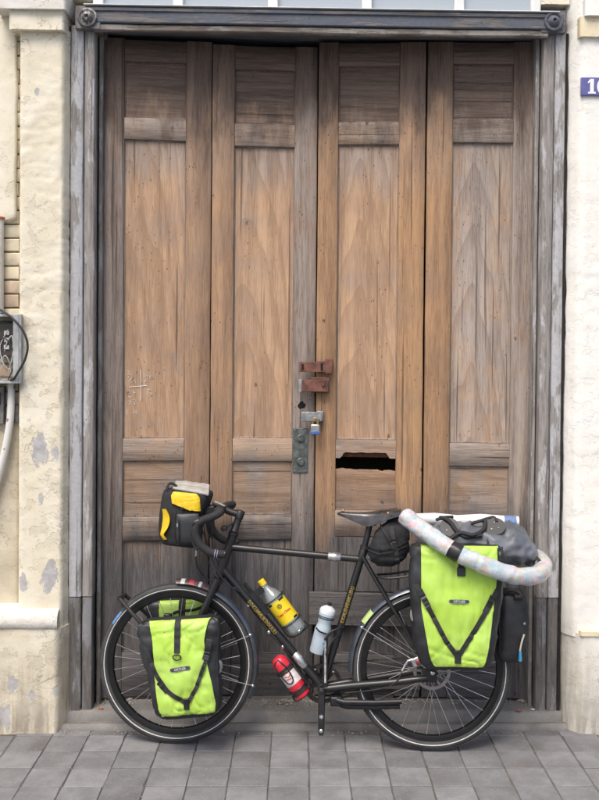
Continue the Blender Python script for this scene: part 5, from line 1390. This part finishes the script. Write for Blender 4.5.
patch(FB, (169.8, 670.8), (190.5, 667.2), .0175, fb, 'ORTLIEB', .0130)
MB().lathe(bp(219.2, 667, -.17)+Vector((-.004, 0, 0)), (1, -.5, 0), [(0, .028), (.003, .028), (.006, .022)], 24).build('reflector', simple('grey_reflector2', (.40, .42, .41), .35), fb)
for px in (160, 205):
    c = FB.at(px, 624); MB().box((c.x-.014, -.105, c.z-.015), (c.x+.014, -.078, c.z+.014)).build('rack_hook', plast, fb, bevel=.004)

# front pannier, wall side: its lime top shows through the wheel
FF = Bag([((154, 599), (207, 597), .036), ((149, 602), (211, 600), .055), ((147, 612), (212, 610), .064), ((150, 634), (212, 632), .070), ((155, 662), (213, 660), .070), ((160, 686), (213, 684), .062), ((168, 693), (206, 692), .040)], .160, 31, 4.5, .004, 26)
ff = thing('pannier', 'lime green front pannier seen through the spokes of the front wheel', 'pannier', FF.front(FF.row(1)[0].x+.08, 1), BM, 'lime green panniers on the bicycle')
FF.body(36).build('bag_body', blkpvc, ff, sharp=70)
FF.panel([FF.prow(601.5, 158.5, 203), FF.prow(612, 158.5, 203), FF.prow(626, 160, 202)], 18, .004).build('top_flap', lime, ff, sharp=70)
FF.strap([(181.5, 600), (182, 625)], .030, .003, .006).build('top_strap', webbing, ff)
MB().tube(curve_pts([FF.at(167, 624, .01), FF.at(171, 615, .012), FF.at(180, 611, .012), FF.at(192, 610, .012), FF.at(203, 607, .01)], 6), .006, 8).build('carry_strap', webbing, ff)

# handlebar bag
yel = simple('yellow_cordura', (.72, .49, .012), .55, var=.12, scale=40, bump=.2, bscale=300)
HBG = Bag([((172, 487), (209, 490.5), .075), ((166, 489.5), (212, 494), .095), ((163.5, 500), (209, 505), .105), ((161.5, 520), (203, 521), .105), ((161.3, 534), (200.5, 537), .102), ((163.5, 541), (199, 545), .095), ((169, 543.5), (195, 546.5), .070)], -.005, 41, 4.5, .002, 26)
hb_ = thing('handlebar_bag', 'black and yellow handlebar bag in front of the drop bars', 'bag', HBG.front(HBG.row(1)[0].x+.08, 1), BM)
HBG.body().build('bag_body', blkcloth, hb_, sharp=70)
HBG.panel([HBG.prow(493, 173, 196), HBG.prow(497, 171, 199.5), HBG.prow(505, 172, 200), HBG.prow(511, 190, 200.2)], 14, .006).build('lid_patch', yel, hb_, sharp=70)
mb = MB(); rings = []
for i in range(13):
    u = i/12; py = 509+30.5*u; pl = interp([(509, 162.6), (525, 161.0), (535, 161.0), (539.5, 164)], py); wd_2 = 2.4+6.0*math.sin(min(1, u*1.25)*math.pi)**.8
    a_, b_, c_ = bp(pl, py, -.05), bp(pl+wd_2*.4, py, -.098), bp(pl+wd_2, py, -.113)
    a2 = bp(pl+.3, py, .06)
    rings.append([a2+Vector((-.004, 0, 0)), a_+Vector((-.007, 0, 0)), b_+Vector((-.004, -.010, 0)), c_+Vector((0, -.004, 0)), c_+Vector((0, .012, 0)), a_+Vector((.012, .02, 0)), a2+Vector((.02, 0, 0))])
mb.rings(rings).build('front_patch', yel, hb_, sharp=60)
PK = Bag([((176.5, 513.5), (198.5, 513.5), .010), ((175.3, 516), (200, 516), .020), ((175.3, 530), (199.5, 530), .026), ((176, 541), (197.5, 541), .022), ((178, 544.5), (194.5, 544.5), .010)], -.118, 44, 4, .003, 18)
PK.body(28).build('side_pocket', blkpvc, hb_, sharp=70)
MB().tube([PK.at(178.5, 519, .004), PK.at(179, 534, .004), PK.at(177.5, 546, .005), PK.at(175.5, 552, .012)], .0028, 6).build('zip_pull', webbing, hb_)
MB().tube([PK.at(177.3, 523.5, .004), PK.at(177.5, 527, .004)], .004, 8).build('zip_slider', steel, hb_)
c = HBG.at(182.5, 508.5, .006); MB().lathe(c, (0, -1, 0), [(0, .007), (.003, .007), (.004, .004)], 12).build('press_stud', plast, hb_)
# bracket to the stem and strap bunch at the front
MB().box((bp(204, 506).x, -.045, bp(204, 514).z), (bp(220, 506).x, .045, bp(204, 505).z)).build('bracket', plast, hb_, bevel=.006)
MB().tube(curve_pts([bp(172, 494, -.08), bp(167, 489, -.085), bp(170, 483.5, -.075), bp(176, 486, -.07), bp(172, 491, -.09)], 6), .006, 8).build('front_strap', webbing, hb_)
# map case lying on the bag
m_map = NT('folded_map_in_plastic'); v = m_map.obj(); n_ = m_map.noise(v, 18, 4); sn_ = m_map.noise(m_map.obj((1, 1, 6)), 30, 3)
m_map = m_map.fin(m_map.mix(m_map.ss(n_, .35, .65), (.60, .60, .57), (.44, .44, .41)), .22, 0.0, m_map.bump(n_, .2, .004), .5, .4)
mp_ = thing('map_case', 'pale folded map in a clear case on top of the handlebar bag', 'map', bp(190, 489, 0), BM)
mm = MB(); rings = []
A_, B_ = bp(173.5, 486.8, -.085), bp(208, 493.0, -.085); A2, B2 = bp(176, 480.5, .07), bp(209, 484.5, .07)
for i in range(13):
    u = i/12; p, q = A_.lerp(B_, u), A2.lerp(B2, u); r = []
    for j in range(9):
        w_ = j/8; s_ = p.lerp(q, w_); s_.z += .003*fbm((u*5, w_*5, 1), 2)+.004*math.sin(u*math.pi); s_.z = max(s_.z, 0); r.append(s_)
    r2 = [x_+Vector((0, 0, -.013)) for x_ in reversed(r)]
    rings.append(r+r2)
mm.rings(rings).build('map_sheet', m_map, mp_, sharp=50)
mm = MB(); mm.tube([A_+Vector((0, -.001, -.006)), B_+Vector((0, -.001, -.006)), B2+Vector((0, 0, -.006)), A2+Vector((0, 0, -.006)), A_+Vector((0, -.001, -.006))], .005, 8); mm.build('case_edge', simple('clear_grey_edge', (.35, .35, .33), .3), mp_)

# saddle bag
SB = Bag([((388, 519.5), (404.5, 515.5), .040), ((381, 526), (407, 521), .062), ((373.5, 535), (409.5, 534), .078), ((368.5, 545), (409.5, 545), .082), ((367, 552), (407.5, 553), .080), ((369.5, 559), (402, 560), .070), ((376, 565), (393, 565.5), .045)], .0, 55, 3.2, .006, 30)
sbg = thing('saddle_bag', 'black cloth wedge bag hanging under the saddle', 'bag', SB.front(SB.row(1)[0].x+.03, 1), BM)
SB.body(36).build('bag_body', blkcloth, sbg, sharp=70)
for pts in ([(367.8, 550.5), (380, 554), (395, 551), (408, 545.5)], [(381, 527), (390, 541), (395, 552)], [(369, 547.5), (382, 549.5), (396, 546.5), (408.5, 541)]):
    SB.strap(pts, .006, .003, .002).build('piping', webbing, sbg)
SB.strap([(391.5, 527), (394, 541), (397, 556), (398, 566)], .018, .003, .003).build('strap', webbing, sbg)
MB().lathe(bp(369.5, 557.5, -.03), (0, -1, 0), [(0, .011), (.008, .011), (.012, .006)], 14).build('strap_knob', simple('grey_knob', (.13, .14, .16), .35, .4), sbg)

# grey dry bag across the rear rack
t = NT('slate_tarpaulin'); v = t.obj(); n1 = t.noise(v, 8, 5); n2 = t.noise(v, 40, 4)
slate = t.fin(t.mix(t.ss(n1, .3, .7), (.075, .083, .098), (.15, .165, .19)), t.math('MULTIPLY_ADD', n2, .3, .30), 0.0, t.bump(n1, .35, .012), .5)
DB = []
yd = .01; rings = []
spine = [(414, 560, .02), (416, 553, .075), (424, 549, .108), (445, 547, .124), (470, 546, .130), (495, 546, .132), (515, 547.5, .126), (528, 553, .100), (535.5, 560, .062), (538, 565, .022)]
cen = curve_pts([Vector(bp(a_, b_, yd)) for a_, b_, r in spine], 8); rad = []
for i in range(len(spine)-1):
    for k in range(8): rad.append(spine[i][2]+(spine[i+1][2]-spine[i][2])*k/8)
rad.append(spine[-1][2])
for i, c in enumerate(cen):
    r = []
    for j in range(84):
        a_ = 2*math.pi*j/84; ca, sa = math.cos(a_), math.sin(a_)
        rr = rad[i]; hz = .80 if sa > 0 else .62
        p = c+Vector((0, ca*rr*1.18, sa*rr*hz))
        d = .010*fbm((p.x*8, p.y*9, p.z*9), 3)+.009*(1-4*abs(fbm((p.x*9+4, p.y*3, p.z*8), 2)))+.004*(1-4*abs(fbm((p.x*21-p.z*14, p.y*6, p.z*17+p.x*6), 2)))
        r.append(p+Vector((0, ca, sa))*d*min(1, rr/.08))
    rings.append(r)
dbg = thing('dry_bag', 'slate grey glossy dry bag strapped on the rear rack', 'bag', bp(480, 572, 0), BM)
MB().rings(rings).build('bag_body', slate, dbg, sharp=70)
def ring_strap(px, w_, nm, mat, th=.004, pyc=547, grow=1.0):
    cx_ = bp(px, pyc, yd); k = min(range(len(cen)), key=lambda i: abs(cen[i].x-cx_.x)); rr = rad[k]; c = cen[k]; rg = []
    for j in range(41):
        a_ = 2*math.pi*j/40; ca, sa = math.cos(a_), math.sin(a_); hz = .80 if sa > 0 else .62
        o = c+Vector((0, ca*(rr*1.18+.007), sa*(rr*hz+.007))); i2 = c+Vector((0, ca*(rr*1.18-.004), sa*(rr*hz-.004)))
        rg.append([o+Vector((-w_/2, 0, 0)), o+Vector((w_/2, 0, 0)), i2+Vector((w_/2, 0, 0)), i2+Vector((-w_/2, 0, 0))])
    return MB().rings(rg, cap=False).build(nm, mat, dbg)
ring_strap(486, .034, 'strap', webbing); ring_strap(447, .034, 'strap', webbing)
# stiff end flaps with rivets and the carrying handle bunched on top
def flap(px, py, r_, off, sx=1.0, rot=0):
    c = bp(px, py, off); n_ = Vector((0, -1, .55)).normalized(); uu = Vector((1, 0, 0)); vv = n_.cross(uu)
    mb = MB(); R1 = [c+uu*math.cos(q+rot)*r_*sx+vv*math.sin(q+rot)*r_ for q in [2*math.pi*i/22 for i in range(22)]]
    mb.rings([[p for p in R1], [p+n_*.006 for p in R1]]); o = mb.build('end_flap', plast, dbg, sharp=40)
    for (dx, dy) in ((-.3, -.35), (.35, -.2), (.0, .4)):
        MB().lathe(c+uu*dx*r_*sx+vv*dy*r_+n_*.006, n_, [(0, .0035), (.002, .0035), (.003, .002)], 8).build('rivet', zinc, o)
flap(494.5, 526.5, .040, -.095, 1.15); flap(449.5, 527.5, .042, -.098, 1.0)
for pts, w_ in (([bp(440, 518, -.07), bp(445, 518.5, -.09), bp(451, 523, -.10), bp(457, 531, -.118), bp(466, 536.5, -.13), bp(482, 535, -.135)], .030), ([bp(448, 541, -.14), bp(460, 533, -.13), bp(473, 535, -.14), bp(484, 529, -.12), bp(485.5, 521, -.09)], .028), ([bp(471, 523.5, -.07), bp(480, 521, -.075), bp(488, 518.5, -.08), bp(494, 517.5, -.075), bp(497, 522, -.09)], .022), ([bp(436, 520, -.08), bp(444, 517.5, -.075), bp(453, 517, -.06)], .022)):
    MB().tube(curve_pts(pts, 6), w_*.32, 8).build('handle_strap', webbing, dbg)
# white rolled tarp behind, with a blue end
tp = thing('rolled_tarp', 'white rolled tarp with blue end lying behind the grey dry bag', 'tarp', bp(460, 524, .07), BM)
m_tarp = simple('white_tarp', (.70, .70, .70), .5, var=.1, scale=18, bump=.4, bscale=25)
P0, P1, P2_ = bp(412, 519, .05), bp(503, 521.2, .06), bp(518.5, 521.8, .06)
MB().tube([P0, P0.lerp(P1, .25)+Vector((0, 0, .004)), P0.lerp(P1, .5)+Vector((0, 0, -.002)), P0.lerp(P1, .75)+Vector((0, 0, .003)), P1, P2_], [.024, .026, .024, .027, .025, .024], 16).build('roll', m_tarp, tp)
MB().tube([P1+Vector((.004, 0, 0)), P2_+Vector((-.012, 0, 0))], .0265, 16).build('end_band', simple('denim_blue', (.14, .21, .38), .7, var=.25, scale=50), tp)

# rolled mat in floral plastic
t = NT('floral_oilcloth'); v = t.obj()
wv_ = t.n('VectorMath', operation='ADD', i_0=v, i_1=t.n('VectorMath', operation='SCALE', i_0=t.n('TexNoise', i_Vector=v, i_Scale=26.0).outputs[1], i_Scale=.03).outputs[0]).outputs[0]
vo = t.n('TexVoronoi', i_Vector=wv_, i_Scale=36.0); cs = t.n('SeparateColor', i_0=vo.outputs['Color'])
ds = t.ss(vo.outputs['Distance'], .62, .46)
base = t.mix(t.ss(t.noise(v, 14, 4), .35, .7), (.55, .57, .59), (.43, .46, .49))
c_ = t.mix(t.math('MULTIPLY', ds, t.math('GREATER_THAN', cs.outputs[0], .66)), base, (.60, .43, .46))
c_ = t.mix(t.math('MULTIPLY', t.math('MULTIPLY', ds, t.math('LESS_THAN', cs.outputs[0], .38)), .75), c_, (.36, .50, .54))
c_ = t.mix(t.math('MULTIPLY', t.math('MULTIPLY', ds, t.math('GREATER_THAN', cs.outputs[1], .72)), .6), c_, (.58, .52, .30))
ln = t.ss(t.n('TexVoronoi', feature='DISTANCE_TO_EDGE', i_Vector=wv_, i_Scale=34.0).outputs[0], .035, .012)
c_ = t.mix(t.math('MULTIPLY', t.math('MULTIPLY', ln, t.ss(t.noise(v, 20, 2), .40, .55)), .6), c_, (.22, .28, .30))
floral = t.fin(c_, .28, 0.0, t.bump(t.noise(t.obj((1, 1, 1)), 38, 4, .6), .5, .006), .5, .25)
mpth = [bp(404.5, 515, -.13), bp(414, 523.5, -.17), bp(429, 534.5, -.24), bp(453, 550.5, -.285), bp(480, 563.5, -.30), bp(507, 573.5, -.29), bp(526, 576.5, -.255), bp(539.5, 573.5, -.20), bp(543.5, 566.5, -.11), bp(540, 560, .0), bp(533, 556, .09)]
mc = curve_pts(mpth, 18); rings = []; a0 = None
for i, p in enumerate(mc):
    d = (mc[min(i+1, len(mc)-1)]-mc[max(i-1, 0)]).normalized()
    if a0 is None: a0, b0 = frame_from(d)
    else: a0 = (a0-d*a0.dot(d)).normalized(); b0 = d.cross(a0)
    base_r = .0370+.0008*math.sin(i*.35)
    if i == 0: base_r = .022
    if i == 1: base_r = .034
    if i == 2: base_r = .038
    if i >= len(mc)-2: base_r = .028
    rg = []
    for j in range(40):
        q = 2*math.pi*j/40; dd_ = a0*math.cos(q)+b0*math.sin(q); P_ = p+dd_*base_r
        rg.append(p+dd_*(base_r+.0030*fbm(P_*20, 3)-.0028*max(0, 1-abs(noise.noise(Vector((P_.x*9, P_.y*9, P_.z*9))+Vector((3, 1, 2))))*9)))
    rings.append(rg)
mat_ = thing('rolled_mat', 'curved roll wrapped in floral plastic lashed over the rear pannier', 'mat', mpth[4], BM)
MB().rings(rings).build('roll', floral, mat_, sharp=70)
def band(i0, i1, a1=2*math.pi):
    rg = []
    for i in range(i0, i1+1):
        r = rings[i]; c = mc[i]; n_ = len(r); rg.append([c+(q-c)*1.035 for q in r])
    return MB().rings(rg, cap=False).build('tape_band', simple('black_tape', (.012, .012, .013), .4), mat_)
band(52, 59)
# hanging black bag behind the rear wheel's bags
BBg = Bag([((503, 588), (521, 589), .020), ((500, 593), (524, 594), .030), ((499, 602), (527.5, 603), .042), ((498.5, 622), (528, 623), .050), ((498, 642), (525, 643), .050), ((498, 654), (521.5, 657), .044), ((500.5, 661), (518, 662), .022)], -.05, 71, 3.6, .004, 26)
bbt = thing('hanging_bag', 'black bag with blue tip hanging behind the rear pannier', 'bag', BBg.front(BBg.row(1)[0].x+.03, 1), BM)
BBg.body(34).build('bag_body', blkpvc, bbt, sharp=70)
MB().tube(curve_pts([BBg.at(505, 593, .01), BBg.at(510, 590, .02), BBg.at(518, 592, .022), BBg.at(522, 597, .018), BBg.at(514, 597, .02)], 6), .010, 8).build('rolled_top', webbing, bbt)
MB().tube(curve_pts([BBg.at(524, 634, .008), BBg.at(521, 642, .012), BBg.at(519.5, 650, .014)], 5), .004, 8).build('cord', simple('cream_cord', (.55, .52, .42), .7), bbt)
MB().tube([BBg.at(519.8, 650.5, .014), BBg.at(520.2, 660.5, .016)], [.0052, .0075], 10).build('blue_tip', simple('sky_blue_plastic', (.07, .34, .62), .4), bbt)
MB().tube([BBg.at(505, 594, .0), bp(500, 580, -.06), bp(503, 574, -.05)], .007, 8).build('hanging_strap', webbing, bbt)
MB().lathe(BBg.at(524.5, 623.5, .004), (0, -1, 0), [(0, .006), (.002, .006), (.003, .003)], 10).build('eyelet', zinc, bbt)
c = bp(499.3, 601, -.10); MB().lathe(c+Vector((0, .02, 0)), (0, -1, 0), [(0, .009), (.012, .009), (.014, .006)], 12).build('tail_light', simple('red_lens', (.55, .03, .03), .25), bike)
# webbing strap end beside the roll
MB().ribbon([bp(536, 557, -.14), bp(541, 563, -.15), bp(545, 568.5, -.15)], .014, .004, n=Vector((0, -1, .2))).build('lashing_strap', webbing, mat_)
